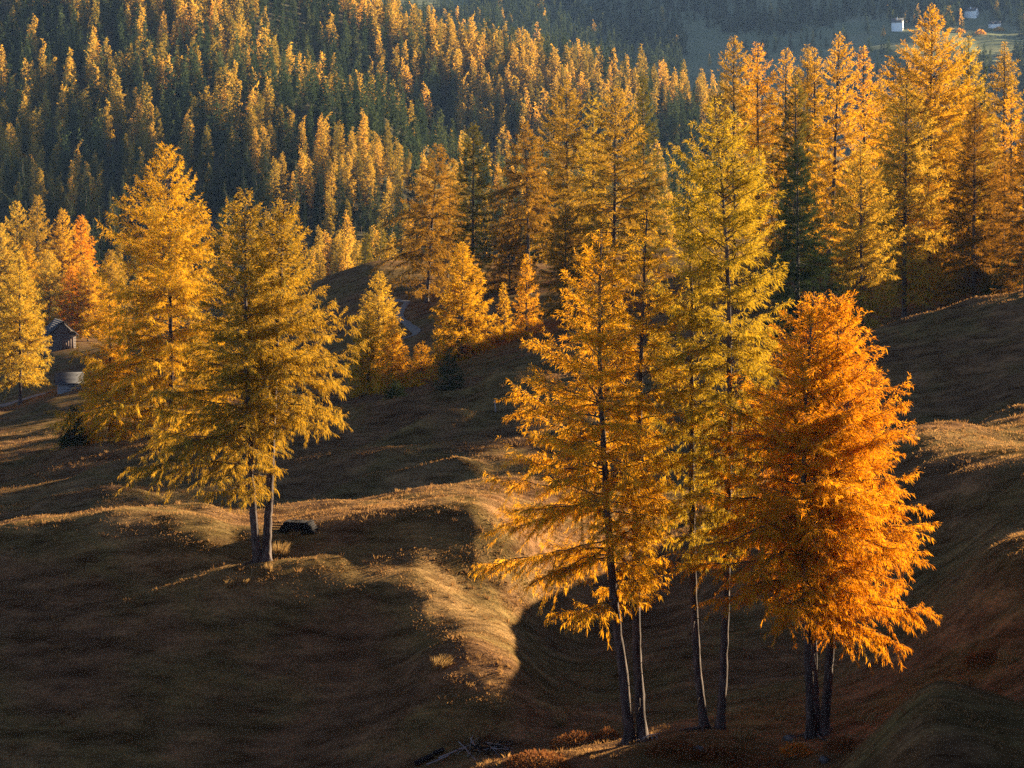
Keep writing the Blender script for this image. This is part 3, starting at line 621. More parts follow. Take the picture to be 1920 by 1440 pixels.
mid('larch_tree', 'yellow larch in front of the giant golden one, its crown starting halfway down', 196, (1700, 152), 1695, [(190, 1672, 1728), (250, 1650, 1745), (330, 1630, 1755), (410, 1620, 1760), (480, 1640, 1750)], 'pale', 59, group=RG, n=105)
mid('larch_tree', 'greenish gold larch leaning on the right side of the giant', 210, (1816, 66), 1812, [(100, 1800, 1832), (150, 1790, 1845), (220, 1780, 1855), (320, 1775, 1860), (420, 1775, 1860)], 'greeny', 60, group=RG, n=95)
mid('larch_tree', 'ragged olive gold larch nearest the upper right corner', 205, (1884, 78), 1880, [(110, 1870, 1898), (160, 1858, 1910), (230, 1850, 1920), (330, 1845, 1925), (420, 1845, 1925)], 'olive', 61, group=RG, n=90)
mid('spruce_tree', 'thin black green spruce tip between two larches near the upper right corner', 212, (1846, 126), 1846, [(160, 1838, 1854), (220, 1832, 1860), (320, 1826, 1866), (420, 1820, 1872)], 'spruce', 62, group='dark conifers on the middle slope', n=80)
mid('larch_tree', 'slim fox red larch by the right edge', 198, (1896, 165), 1896, [(195, 1886, 1906), (240, 1880, 1912), (320, 1876, 1916)], 'amber', 63, group=RG, n=55)
mid('larch_tree', 'big dull brown larch in shade near the right edge', 180, (1828, 186), 1825, [(230, 1808, 1850), (300, 1790, 1868), (380, 1775, 1880), (460, 1768, 1885), (530, 1772, 1880)], 'shaded_brown', 64, group=RG, n=130)
mid('larch_tree', 'brown pinkish larch cut by the right edge of the photo', 172, (1925, 230), 1922, [(280, 1900, 1950), (350, 1885, 1960), (440, 1872, 1970), (520, 1868, 1975)], 'shaded_brown', 65, group=RG, n=100)
mid('larch_tree', 'rounded olive yellow larch in front of the leaning trunk', 186, (1614, 265), 1615, [(300, 1592, 1640), (350, 1575, 1655), (400, 1565, 1668), (450, 1560, 1672), (500, 1570, 1665)], 'pale', 66, group=RG, n=105)
mid('spruce_tree', 'dark ragged spruce behind the broad orange tree', 172, (1495, 262), 1496, [(300, 1478, 1515), (350, 1462, 1532), (420, 1450, 1545), (490, 1440, 1560), (550, 1430, 1572)], 'spruce', 67, group='dark conifers on the middle slope', el=(-14, 40), sag=0.16, up=0.14, hang=0.5, n=140)
mid('stone_pine', 'dark green stone pine in shade behind the ragged spruce', 222, (1492, 140), 1490, [(180, 1470, 1512), (230, 1455, 1530), (290, 1445, 1540), (360, 1440, 1545), (420, 1445, 1545)], 'stone_pine', 68, group='dark conifers on the middle slope', **PINE)
mid('larch_tree', 'amber larch low behind the leaning trunk', 222, (1570, 300), 1580, [(340, 1545, 1600), (400, 1535, 1615), (460, 1530, 1620)], 'brown', 69, group=RG, n=70)
mid('larch_tree', 'glowing amber larch skirt low beneath the giant golden larch', 200, (1740, 330), 1742, [(370, 1712, 1770), (430, 1705, 1785), (490, 1702, 1790)], 'amber', 70, group=RG, n=75)
mid('larch_tree', 'shaded olive larch under the corner tree, right of the dull brown one', 184, (1885, 280), 1878, [(320, 1868, 1902), (390, 1855, 1910), (460, 1850, 1915), (520, 1850, 1915)], 'shaded_brown', 71, group=RG, n=75)
for q, (lb, px, py, hw, mt, dd) in enumerate([('dusky olive larch in the gap left of the lemon cone, seen between two trunks', 1448, 165, 34, 'olive', 246), ('gold larch standing back between the lemon cone and the giant golden larch', 1650, 150, 38, 'gold', 258), ('olive gold larch standing back right of the giant, under its top', 1785, 120, 40, 'olive', 250), ('dark olive larch low behind the olive yellow larch', 1660, 290, 42, 'olive', 245), ('brown gold larch at the back, left of the corner tree', 1855, 190, 36, 'brown', 240)]):
    b = hit_base(px, dd * 1.12)
    mid('larch_tree', lb, dd, (px, py), px, [(py + (b - py) * 0.15, px - hw * 0.45, px + hw * 0.45), (py + (b - py) * 0.4, px - hw * 0.85, px + hw * 0.85), (py + (b - py) * 0.75, px - hw, px + hw)], mt, 140 + q, group=RG, n=85)
# small spruces
SG = 'young spruces on the meadow'
mid('spruce_tree', 'young black green spruce at the foot of the amber larch', 181, (138, 762), 138, [(790, 122, 152), (820, 112, 165), (842, 112, 166)], 'spruce', 81, group=SG, n=70, floor_pad=0.1)
mid('spruce_tree', 'bushy blue black spruce below the lemon yellow larch', 186, (842, 652), 842, [(675, 828, 858), (700, 818, 868), (724, 812, 872)], 'spruce', 82, group=SG, n=80, dens=14, floor_pad=0.1)
mid('spruce_tree', 'tiny dark spruce tucked under the bright grove', 186, (742, 714), 742, [(728, 730, 756), (744, 722, 764)], 'spruce', 83, group=SG, n=45, floor_pad=0.05)
mid('spruce_tree', 'low dark spruce at the right edge above the meadow crest', 176, (1890, 478), 1888, [(510, 1866, 1915), (550, 1840, 1935), (575, 1822, 1945)], 'spruce', 84, group=SG, n=100, dens=14, floor_pad=0.1)
mid('spruce_tree', 'small lone green conifer on the clearing below the forest', 400, (686, 437), 684, [(460, 677, 695), (485, 670, 700)], 'stone_pine', 85, group=SG, n=45)
# left group by the huts
HG = 'larches around the huts'
mid('larch_tree', 'tall larch with a dark trunk beside the huts at the left edge', 300, (36, 470), 38, [(510, 15, 60), (570, -10, 82), (640, -22, 95), (700, -25, 100), (730, -15, 92)], 'pale', 91, group=HG, n=95)
for q, (lb, px, py, hw, mt, dd) in enumerate([
    ('pale gold larch at the left edge above the huts', 32, 378, 30, 'pale', 455), ('olive gold larch right of the pale one at the left edge', 70, 368, 26, 'olive', 470),
    ('yellow larch behind the dark hut', 118, 393, 30, 'gold', 460), ('pinkish orange larch at the end of the row behind the huts', 152, 405, 24, 'orange', 465),
    ('pale larch behind the hut roof', 92, 470, 26, 'pale', 440), ('golden larch between the dark hut and the amber tree', 165, 490, 28, 'gold', 445),
    ('amber larch behind the trunk by the huts', 50, 455, 26, 'gold', 450), ('yellow olive larch touching the left edge above the huts', 2, 420, 28, 'pale', 445),
    ('pale tall larch just right of the row behind the huts', 208, 470, 24, 'olive', 452), ('gold larch low right of the dark hut', 135, 500, 24, 'orange', 450)]):
    b = hit_base(px, dd)
    mid('larch_tree', lb, dd, (px, py), px, [(py + (b - py) * 0.2, px - hw * 1.0, px + hw * 1.0), (py + (b - py) * 0.5, px - hw * 1.5, px + hw * 1.5), (b - 12, px - hw * 1.5, px + hw * 1.5)], mt, 100 + q, group=HG, n=85)

# ------------------------------------------------------------------ forest on the hillside
def proto(seed, kind):
    rng = np.random.default_rng(seed)
    H = 20.0
    stem = np.array([[rng.normal(0, 0.15) * k, rng.normal(0, 0.15) * k, H * k / 6] for k in range(7)])
    if kind == 'larch':
        wd = rng.uniform(2.7, 4.1); p = rng.uniform(0.55, 0.9)
        prof = [(H, 0.15, 0.15)] + [(H * (1 - t), wd * t**p * rng.uniform(0.85, 1.15) * (1 if t < 0.6 else 1 - 0.5 * (t - 0.6)), wd * t**p * rng.uniform(0.85, 1.15) * (1 if t < 0.6 else 1 - 0.5 * (t - 0.6))) for t in (0.12, 0.25, 0.4, 0.6, 0.8, 0.9)]
        V, Q, ti, wood = crown(rng, stem, prof, n=64, sec=2.4, dens=13.0, sl=0.5, sw=0.17, hang=0.5, el=(-5, 45), seclen=(0.3, 0.5))
    else:
        wd = rng.uniform(2.1, 3.0)
        prof = [(H, 0.1, 0.1)] + [(H * (1 - t), wd * t**0.9 * rng.uniform(0.85, 1.15), wd * t**0.9 * rng.uniform(0.85, 1.15)) for t in (0.12, 0.25, 0.4, 0.6, 0.8, 0.93)]
        V, Q, ti, wood = crown(rng, stem, prof, n=66, sec=2.4, dens=14.0, sl=0.5, sw=0.17, hang=0.6, el=(-18, 35), sag=0.12, up=0.1, seclen=(0.3, 0.5))
    TV, TQ = tubes(stem[None], np.linspace(0.22, 0.03, 7)[None], 5)
    n = len(V)
    mi = np.concatenate([np.zeros(len(Q)), np.ones(len(TQ))])
    return np.concatenate([V, TV]), np.concatenate([Q, TQ + n]), np.concatenate([ti, np.zeros((len(TQ), 3))]), mi
PL = [proto(200 + i, 'larch') for i in range(7)]
PS = [proto(300 + i, 'spruce') for i in range(6)]
MEL = [np_mesh('forest_larch', V, Q, [MAT['forest_larch'], MAT['twig']], tint=t, mi=mi) for V, Q, t, mi in PL]
MES = [np_mesh('forest_spruce', V, Q, [MAT['forest_spruce'], MAT['twig']], tint=t, mi=mi) for V, Q, t, mi in PS]

rng = np.random.default_rng(5)
cand = []
grid = {}
def try_add(px, d, sp):
    x = (px - 960) / F * d
    c = (int(x // sp), int(d // sp))
    for a in (-1, 0, 1):
        for b in (-1, 0, 1):
            for (qx, qy) in grid.get((c[0] + a, c[1] + b), ()):
                if (qx - x) ** 2 + (qy - d) ** 2 < sp * sp: return
    grid.setdefault(c, []).append((x, d)); cand.append((x, d))
for _ in range(60000):
    d = math.sqrt(rng.uniform(500**2, 1330**2)); px = rng.uniform(-260, 1480)
    edge = 575 - 60 * (px > 560)
    if d < edge: continue
    try_add(px, d, 8.3)
for _ in range(1500):      # slopes seen steeply, where an even scatter on the map leaves bare ground
    px, py = rng.uniform(0, 1330), rng.uniform(0, 420)
    if rng.random() < 0.35: px, py = rng.uniform(620, 900), rng.uniform(140, 340)
    p = hit(px, py, 570, 1300)
    if 560 < p[1] < 1300: try_add(px, p[1], 6.5)
cand = np.array(cand)
cz = ground(cand[:, 0], cand[:, 1])
cpx = 960 + F * cand[:, 0] / cand[:, 1]; cpy = HY - F * cz / cand[:, 1]
mixn = vnoise(cand[:, 0] / 55, cand[:, 1] / 80, 21) + 0.5 * vnoise(cand[:, 0] / 20, cand[:, 1] / 25, 22)
is_l = mixn + rng.normal(0, 0.42, len(cand)) > 0.27
keep = (cpy - 30 > -30) & (cpx > -80) & (cpx < 1420)
# what stands behind a nearer ridge and shows no tip is left out
def hidden(x, y, ztip):
    t = np.linspace(0.35, 0.985, 160)
    return (ground(x * t, y * t) > ztip * t).any()
order = np.argsort(cand[:, 1])
nl = ns_ = 0
stuffL, stuffS = [], []
for i in order:
    if not keep[i]: continue
    x, y = cand[i]; z = cz[i]
    h = (rng.uniform(12, 22.5) if is_l[i] else rng.uniform(10, 24)) * (1.0 + 0.12 * (y > 900)) * (1.12 if rng.random() < 0.2 else 1)
    if hidden(x, y, z + h): continue
    rot = rng.uniform(0, 6.28); sc = h / 20.0; wsc = sc * rng.uniform(0.85, 1.2)
    if is_l[i]:
        if nl < 290:
            nl += 1
            o = bpy.data.objects.new('larch_tree', MEL[rng.integers(len(MEL))]); C.objects.link(o)
            tag(o, 'autumn larch growing among the dense forest on the hillside', 'tree', 'larches of the hillside forest')
        else: stuffL.append((x, y, z, rot, sc, wsc)); continue
    else:
        if ns_ < 290:
            ns_ += 1
            o = bpy.data.objects.new('spruce_tree', MES[rng.integers(len(MES))]); C.objects.link(o)
            tag(o, 'dark green spruce growing among the dense forest on the hillside', 'tree', 'spruces of the hillside forest')
        else: stuffS.append((x, y, z, rot, sc, wsc)); continue
    o.location = (x, y, z - 0.3); o.rotation_euler = (0, 0, rot); o.scale = (wsc, wsc, sc)
print('forest', len(cand), nl, ns_, len(stuffL), len(stuffS))

def merged(name, lists, label, frac=0.2):
    VV, QQ, TT, MI = [], [], [], []; n = 0
    mats = [MAT['wood_larch'], MAT['hazed_spruce']]
    for li, (protos, items) in enumerate(lists):
        for (x, y, z, rot, sc, wsc) in items:
            V, Q, T, _ = protos[rng.integers(len(protos))]
            nq = len(Q) - 30
            pick = rng.random(nq) < frac
            q = Q[:nq][pick]
            v = V[q.ravel()].copy().reshape(-1, 4, 3)
            ctr = v.mean(1, keepdims=True); v = (ctr + (v - ctr) * (1 / math.sqrt(frac))).reshape(-1, 3)
            c, s_ = math.cos(rot), math.sin(rot)
            VV.append(np.stack([x + wsc * (v[:, 0] * c - v[:, 1] * s_), y + wsc * (v[:, 0] * s_ + v[:, 1] * c), z - 0.3 + sc * v[:, 2]], -1))
            m = len(q); QQ.append(np.arange(4 * m).reshape(m, 4) + n); n += 4 * m
            t = T[:nq][pick].copy(); t[:, 1] = rng.random(); TT.append(t); MI.append(np.full(m, li))
    o = np_obj(name, np.concatenate(VV), np.concatenate(QQ), mats, tint=np.concatenate(TT), mi=np.concatenate(MI))
    return tag(o, label, kind='stuff')
merged('distant_forest', [(PL, stuffL), (PS, stuffS)], 'distant mixed forest covering the upper hillside')

# far hill wood
fl, fs = [], []
for _ in range(9000):
    d = math.sqrt(rng.uniform(1560**2, 2500**2)); px = rng.uniform(640, 2050)
    x = (px - 960) / F * d; z = gz(x, d); py = HY - F * z / d
    if py < -70 or py > 400: continue
    open_ = (1285 < px < 1990 and 52 + 18 * math.sin(px / 70) < py < 175 - 0.12 * (px - 1285)) or (1300 < px < 1480 and py > 100)
    open_ = open_ or (690 < px < 880 and py < 28)
    nn = float(vnoise(np.array([x / 70.0]), np.array([d / 90.0]), 31)[0])
    if open_ and rng.random() > (0.06 if nn < 0.35 else 0.5): continue
    if not open_ and rng.random() > 0.8: continue
    if any(abs(px - a) < 26 and py > b - 6 and py < b + 75 for a, b in ((1693, 57), (1832, 33), (1876, 52))): continue
    h = rng.uniform(14, 25)
    if open_: h *= 0.8
    it = (x, d, z, rng.uniform(0, 6.28), h / 20, h / 20 * rng.uniform(0.9, 1.3))
    (fl if rng.random() < 0.03 else fs).append(it)
print('far', len(fl), len(fs))
merged('far_wood', [(PL, fl), (PS, fs)], 'blue hazy conifer wood on the far valley side', frac=0.07)

# ------------------------------------------------------------------ huts, houses, track
def gable(name, label, cat, px, py, d0, W, Dp, eave, apex, rot, wall, roof, door=None, over=0.45, wins=(), chimney=False, plinth=None, group=None):
    """gabled building: front wall at local y=0 facing the camera, ridge along +y"""
    p = hit(px, py, d0)
    r = empty(name, (p[0], p[1], p[2] - 0.15), label, cat, group); r.rotation_euler = (0, 0, math.radians(rot))
    w2 = W / 2; mb = MB()
    base = -2.0
    zs = [base + (eave - base) * i / 10 for i in range(11)]
    for i in range(10):          # courses of boards, each a touch proud or shy of the next
        e = 0.02 * (i % 2)
        mb.box(-w2 - e, w2 + e, -e, Dp + e, zs[i], zs[i + 1] - 0.012)
    mb.hexa([(-w2, 0, eave), (w2, 0, eave), (w2, Dp, eave), (-w2, Dp, eave), (-0.02, 0, apex), (0.02, 0, apex), (0.02, Dp, apex), (-0.02, Dp, apex)])
    mb.obj('wall', wall, r)
    ro = MB(); sl = (apex - eave) / w2; th = 0.14
    for sg in (-1, 1):
        a, b = (0, apex + 0.03), (sg * (w2 + over), eave - over * sl + 0.03)
        q = [(a[0], -over, a[1]), (b[0], -over, b[1]), (b[0], Dp + over, b[1]), (a[0], Dp + over, a[1])]
        if sg > 0: q = [q[0], q[1], q[2], q[3]]
        ro.hexa([*q, *[(x, y, z + th) for x, y, z in q]])
        n = 9
        for k in range(n):       # shingle rows
            f0, f1 = k / n, (k + 1) / n
            x0, z0 = a[0] + (b[0] - a[0]) * f0, a[1] + (b[1] - a[1]) * f0 + th
            x1, z1 = a[0] + (b[0] - a[0]) * f1, a[1] + (b[1] - a[1]) * f1 + th
            ro.hexa([(x0, -over, z0 + 0.004), (x1, -over, z1 + 0.004), (x1, Dp + over, z1 + 0.004), (x0, Dp + over, z0 + 0.004), (x0, -over, z0 + 0.012), (x1, -over, z1 + 0.05), (x1, Dp + over, z1 + 0.05), (x0, Dp + over, z0 + 0.012)])
    rf = ro.obj('roof', roof, r)
    if chimney:
        c = MB().box(-w2 * 0.4, -w2 * 0.4 + 0.7, Dp * 0.5, Dp * 0.5 + 0.7, eave, apex + 0.9); c.obj('chimney', MAT['plaster'], rf)
    if door:
        x0, x1, h = door; dm = MB(); n = 5
        for k in range(n):
            dm.box(x0 + (x1 - x0) * k / n, x0 + (x1 - x0) * (k + 1) / n - 0.02, -0.09, -0.03, 0.05, h)
        dm.obj('door', MAT['plank'] if wall is not MAT['plank'] else MAT['house_wood'], r)
    for (x, z, w_, h_) in wins:
        f = MB()
        f.box(x - w_ / 2 - 0.12, x + w_ / 2 + 0.12, -0.10, -0.025, z - 0.12, z); f.box(x - w_ / 2 - 0.12, x + w_ / 2 + 0.12, -0.10, -0.025, z + h_, z + h_ + 0.12)
        f.box(x - w_ / 2 - 0.12, x - w_ / 2, -0.10, -0.025, z, z + h_); f.box(x + w_ / 2, x + w_ / 2 + 0.12, -0.10, -0.025, z, z + h_)
        fo = f.obj('window', MAT['house_wood'], r)
        MB().box(x - w_ / 2, x + w_ / 2, -0.06, -0.03, z, z + h_).obj('pane', MAT['glass'], fo)
    return r
gable('wooden_hut', 'dark brown log hut with a plank door, on the sunlit grass at left', 'hut', 117, 656, 290, 5.2, 6.5, 3.2, 5.6, 24, MAT['plank'], MAT['shingle_dark'], door=(-0.1, 2.2, 2.6))
gable('wooden_hut', 'small silver grey hut with a bluish shingle roof at the end of the track', 'hut', 108, 737, 215, 2.6, 3.4, 1.9, 3.05, -75, MAT['plank_grey'], MAT['shingle_dark'])
HWIN = [(-3.6, 1.2, 1.2, 1.5), (0.0, 1.2, 1.2, 1.5), (3.6, 1.2, 1.2, 1.5), (-3.0, 4.6, 1.2, 1.5), (3.0, 4.6, 1.2, 1.5)]
gable('house', 'white house with a grey roof on the far slope, half behind the giant golden larch', 'house', 1693, 57, 1700, 13, 11, 8.0, 12.5, 74, MAT['plaster'], MAT['house_roof'], wins=HWIN, chimney=True)
gable('house', 'white house with dark windows standing highest on the far slope', 'house', 1832, 33, 1700, 14, 12, 7.0, 11.0, 62, MAT['plaster'], MAT['house_roof'], wins=HWIN, chimney=True)
gable('house', 'low house among orange bushes on the far slope, lowest at right', 'house', 1876, 52, 1700, 11, 12, 4.0, 7.2, 70, MAT['plaster'], MAT['house_roof'], wins=HWIN[:3])

def strip(name, pts, d0, w, mat, d1=3000.0):
    P = np.array([hit(px, py, d0, d1) for px, py in pts])
    t = np.linspace(0, len(P) - 1, 12 * (len(P) - 1) + 1)
    Q = np.stack([np.interp(t, np.arange(len(P)), P[:, c]) for c in range(2)], -1)
    for _ in range(6): Q[1:-1] = 0.5 * Q[1:-1] + 0.25 * (Q[:-2] + Q[2:])
    T = nrm(np.gradient(Q, axis=0)); Nn = np.stack([-T[:, 1], T[:, 0]], -1)
    us = np.linspace(-0.5, 0.5, 7)
    X = Q[:, None] + Nn[:, None] * (us[None, :, None] * w * (1 + 0.12 * np.sin(t * 2.1))[:, None, None])
    Z = ground(X[..., 0].ravel(), X[..., 1].ravel()).reshape(X.shape[:2]) + 0.10 - 0.05 * np.abs(us * 2)[None] ** 2
    V = np.concatenate([X, Z[..., None]], -1).reshape(-1, 3); m, k = X.shape[:2]
    i = np.arange(m - 1)[:, None] * k; j = np.arange(k - 1)[None]
    q = np.stack([i + j, i + j + 1, i + k + j + 1, i + k + j], -1).reshape(-1, 4)
    return tag(np_obj(name, V, q, mat, smooth=True), kind='structure')
strip('track', [(700, 556), (735, 562), (765, 566), (755, 578), (748, 590), (756, 603), (772, 614), (782, 622), (776, 629), (758, 634)], 250, 1.2, MAT['gravel'], 420)
strip('path', [(0, 762), (30, 753), (60, 744), (90, 737)], 250, 1.8, MAT['gravel'], 420)

# ------------------------------------------------------------------ wood piles, tufts, shrubs, stones
def mound_mesh(rng, n, rad, h, ln, w, drop=0.0, upw=0.6):
    a = rng.uniform(0, 6.28, n); r = rad * np.sqrt(rng.random(n)); u = rng.random(n)
    zz = h * (1 - (r / rad) ** 2) * u ** 0.6
    P = np.stack([r * np.cos(a), r * np.sin(a), zz], -1)
    D = nrm(np.stack([np.cos(a) * r / rad, np.sin(a) * r / rad, np.full(n, upw)], -1) + rng.normal(0, 0.5, (n, 3)))
    L = ln * rng.uniform(0.5, 1.4, n)[:, None]; W = nrm(np.cross(D, rng.normal(0, 1, (n, 3)))) * (w * rng.uniform(0.6, 1.3, n))[:, None]
    V = np.stack([P, P + D * L * 0.5 + W, P + D * L, P + D * L * 0.5 - W], 1).reshape(-1, 3)
    return V, np.arange(4 * n).reshape(n, 4), np.stack([rng.random(n), np.zeros(n), np.zeros(n)], -1)
def tuft(label, px, py, d0, hh, rad, n, seed, mat='straw', lean=(0.2, 0), cat='grass tuft'):
    rng = np.random.default_rng(seed); p = hit(px, py, d0)
    a = rng.uniform(0, 6.28, n); r = rad * np.sqrt(rng.random(n)) * 0.5
    P = np.stack([r * np.cos(a), r * np.sin(a), np.full(n, -0.05)], -1)
    D = nrm(np.stack([np.cos(a) * 0.35 * rng.random(n) + lean[0], np.sin(a) * 0.35 * rng.random(n) + lean[1], np.ones(n)], -1))
    L = (0.75 * hh * rng.uniform(0.4, 1.15, n))[:, None]; az = rng.uniform(0, 6.28, n)
    W = np.stack([np.cos(az), np.sin(az), np.zeros(n)], -1) * (0.011 * rng.uniform(0.7, 1.6, n))[:, None]
    M1 = P + D * L * 0.55; T = P + D * L + np.stack([np.cos(a) * 0.2 + lean[0], np.sin(a) * 0.2 + lean[1], -np.full(n, 0.15)], -1) * L * 0.5
    V = np.stack([P - W, P + W, M1 + W, M1 - W, M1 - W, M1 + W, T + W * 0.3, T - W * 0.3], 1).reshape(-1, 3)
    q = np.arange(8 * n).reshape(2 * n, 4)
    o = np_obj('grass_tuft', V, q, MAT[mat], tint=np.repeat(np.stack([rng.random(n), np.zeros(n), np.zeros(n)], -1), 2, 0))
    o.location = p; return tag(o, label, cat, 'tall dry grass tufts')
tuft('pale sunlit straw tuft on the left rim of the lit hollow', 825, 1252, 60, 0.75, 0.8, 260, 1)
tuft('lone tall straw tuft on the dark bank left of the front trunks', 1054, 1362, 60, 0.85, 0.35, 110, 2, lean=(-0.12, 0))
tuft('glowing golden grass tuft right of the twin trunks', 525, 1042, 60, 0.95, 0.8, 320, 3, lean=(0.1, 0))
tuft('small golden tuft at the foot of the twin trunks', 504, 1070, 60, 0.55, 0.3, 90, 4, lean=(0, 0))
tuft('dull tuft below left of the twin trunks', 428, 1102, 60, 0.6, 0.35, 90, 5)
tuft('dull tuft right beside another, below the twin trunks', 458, 1096, 60, 0.45, 0.3, 70, 6)
tuft('straw tuft in front of the dark woodpile', 551, 1008, 60, 0.6, 0.5, 130, 7)
tuft('brown tuft at the bottom, above the brushwood heap', 895, 1382, 60, 0.45, 0.9, 220, 8)
tuft('pale tuft between the middle trunks and the three right trunks', 1395, 1382, 60, 0.5, 0.9, 240, 9)
tuft('sunlit tuft on the bank right of the three trunks', 1640, 1350, 60, 0.4, 1.4, 320, 10)
tuft('straw tuft on the left meadow crest', 52, 862, 120, 0.9, 1.2, 120, 11)
tuft('fine straw tuft beside the weathered stake on the far crest', 935, 770, 140, 0.7, 1.0, 110, 12)
tuft('small straw tuft behind the three right trunks', 1462, 1350, 60, 0.6, 0.4, 90, 13)
tuft('grass fringe around the dark bush at lower right', 1895, 1240, 60, 0.6, 1.0, 240, 14)

def shrub(label, px, py, d0, rad, h, n, seed, mat='shrub', ln=0.16, w=0.03):
    rng = np.random.default_rng(seed); p = hit(px, py, d0)
    r = empty('shrub', (p[0], p[1], p[2] - 0.03), label, 'shrub', 'low shrubs on the slopes')
    V, Q, t = mound_mesh(rng, n, rad, h, ln, w); np_obj('leaves', V, Q, MAT[mat], r, tint=t)
    a = rng.uniform(0, 6.28, 14); rr = rad * 0.7 * rng.random(14); s_ = np.linspace(0, 1, 4)
    P = np.stack([np.stack([np.cos(a[i]) * rr[i] * s_, np.sin(a[i]) * rr[i] * s_, h * 1.05 * s_ * rng.uniform(0.6, 1.1)], -1) for i in range(14)])
    V, Q = tubes(P, np.tile(0.015 * (1.1 - s_), (14, 1)), 4); np_obj('stems', V, Q, MAT['twig'], r)
for q, (lb, px, py, rad, h, n, mt) in enumerate([
    ('brown bilberry mat on the bank left of the first front trunks', 1085, 1398, 1.1, 0.5, 1300, 'shrub'),
    ('russet fern clump just left of the leftmost front trunk', 1140, 1385, 0.5, 0.42, 500, 'shrub'),
    ('dark red heath between the first and second pair of front trunks', 1262, 1412, 1.0, 0.4, 1200, 'shrub'),
    ('dark heath under the forked pair of trunks', 1345, 1420, 0.9, 0.35, 900, 'shrub'),
    ('orange leaved low shrub left below the three right trunks', 1492, 1412, 0.55, 0.32, 420, 'shrub_orange'),
    ('reddish heath right below the three right trunks', 1580, 1405, 0.7, 0.4, 700, 'shrub'),
    ('dark twiggy bush on the slope at lower right', 1845, 1246, 0.75, 0.6, 800, 'shrub'),
    ('dull brown bush behind the hanging right branch tips', 1660, 1210, 1.0, 0.5, 900, 'shrub'),
    ('heath mat at the bottom edge right of the brushwood heap', 1010, 1432, 1.2, 0.4, 1300, 'shrub'),
    ('heath mat at the bottom edge under the forked trunks', 1420, 1438, 1.2, 0.4, 1200, 'shrub')]):
    shrub(lb, px, py, 55, rad, h, n, 500 + q, mt, ln=0.13 if mt == 'shrub' else 0.15)
for q, (lb, px, py) in enumerate([('orange bush below the highest white house on the far slope', 1800, 62), ('pale orange bush between the far houses', 1838, 64), ('orange bush in front of the lowest far house', 1872, 58)]):
    shrub(lb, px, py, 1700, 5.5, 4.5, 700, 520 + q, 'amber', 1.2, 0.35)

def log_part(parent, name, c, ax, L, r, mat, rng):
    ax = nrm(np.array(ax, float)); s_ = np.linspace(-0.5, 0.5, 5)
    pts = np.array(c)[None] + ax[None] * (L * s_)[:, None] + rng.normal(0, 0.008, (5, 3))
    mb = MB(); mb.tube(pts, r * rng.uniform(0.88, 1.08, 5), 8); return mb.obj(name, mat, parent)
rng = np.random.default_rng(8)
p = hit(560, 996, 90, 112)
wp = empty('woodpile', tuple(p), 'dark stacked woodpile on the mound right of the twin trunks', 'woodpile'); wp.rotation_euler = (0, 0, math.radians(-12)); wp.scale = (0.85, 0.85, 0.62)
for row in range(5):
    for k in range(15 - row):
        log_part(wp, 'log', (-1.05 + 0.15 * (k + 0.5 * row) + rng.normal(0, 0.012), rng.normal(0, 0.05), 0.08 + 0.165 * row), (rng.normal(0, 0.06), 1, rng.normal(0, 0.03)), rng.uniform(0.85, 1.15), rng.uniform(0.07, 0.095), MAT['log'], rng)
for k in range(9):
    log_part(wp, 'stick', (rng.uniform(-1.0, 1.2), rng.normal(0, 0.2), rng.uniform(0.85, 0.98)), (rng.normal(0, 1), rng.normal(0, 0.5), rng.uniform(-0.1, 0.35)), rng.uniform(0.5, 1.0), 0.015, MAT['log'], rng)
for k in range(4):
    log_part(wp, 'rail', (-1.32, -0.45 + rng.normal(0, 0.02), 0.12 + 0.2 * k), (1, 0.08, 0.02), 0.75, 0.045, MAT['log'], rng)
p = hit(915, 1414, 60, 90)
bh = empty('brushwood_heap', tuple(p), 'dark heap of brushwood at the bottom edge', 'brushwood')
for k in range(46):
    t_ = rng.random()
    pts0 = np.array([-0.9 + 1.9 * t_, rng.normal(0, 0.22), 0.1 + 0.35 * rng.random()])
    log_part(bh, 'stick', pts0, (rng.normal(0.7, 0.5), rng.normal(0, 0.5), rng.normal(0.0, 0.35)), rng.uniform(0.5, 1.2), rng.uniform(0.008, 0.022), MAT['deadwood'] if rng.random() < 0.35 else MAT['log'], rng)
for q, (lb, x0, y0, x1, y1, r) in enumerate([('thick grey log end lying at the bottom edge left of the brushwood', 778, 1438, 812, 1424, 0.11), ('short grey log resting above the thick log end', 812, 1420, 832, 1412, 0.09), ('long pale pole pointing at the brushwood heap', 822, 1428, 876, 1407, 0.035), ('thin pale pole lying in front of the long one', 800, 1440, 842, 1424, 0.03)]):
    a, b = hit(x0, y0, 60, 90), hit(x1, y1, 60, 90); a[2] += 0.14; b[2] += 0.16
    mb = MB(); ts = np.linspace(0, 1, 6)[:, None]; mb.tube((a - a) * (1 - ts) + (b - a) * ts + rng.normal(0, 0.006, (6, 3)), r * rng.uniform(0.9, 1.1, 6), 9)
    o = mb.obj('log', MAT['deadwood'] if r < 0.05 else MAT['log']); o.location = a; tag(o, lb, 'log')
def post(name, label, cat, px, py, d0, h, r, lean, mat, d1=3000):
    p = hit(px, py, d0, d1); mb = MB(); ts = np.linspace(0, 1, 5)
    mb.tube([(lean * t_ * h, 0, -0.2 + (h + 0.2) * t_) for t_ in ts], r * (1.1 - 0.35 * ts), 7)
    o = mb.obj(name, mat); o.location = p; tag(o, label, cat)
post('stake', 'weathered stake leaning on the lit crest left of the front golden crown', 'post', 930, 772, 140, 0.95, 0.06, -0.12, MAT['deadwood'])
post('stake', 'thin post at the meadow edge right of the broad orange tree', 'post', 1645, 612, 140, 1.1, 0.05, 0.0, MAT['deadwood'])
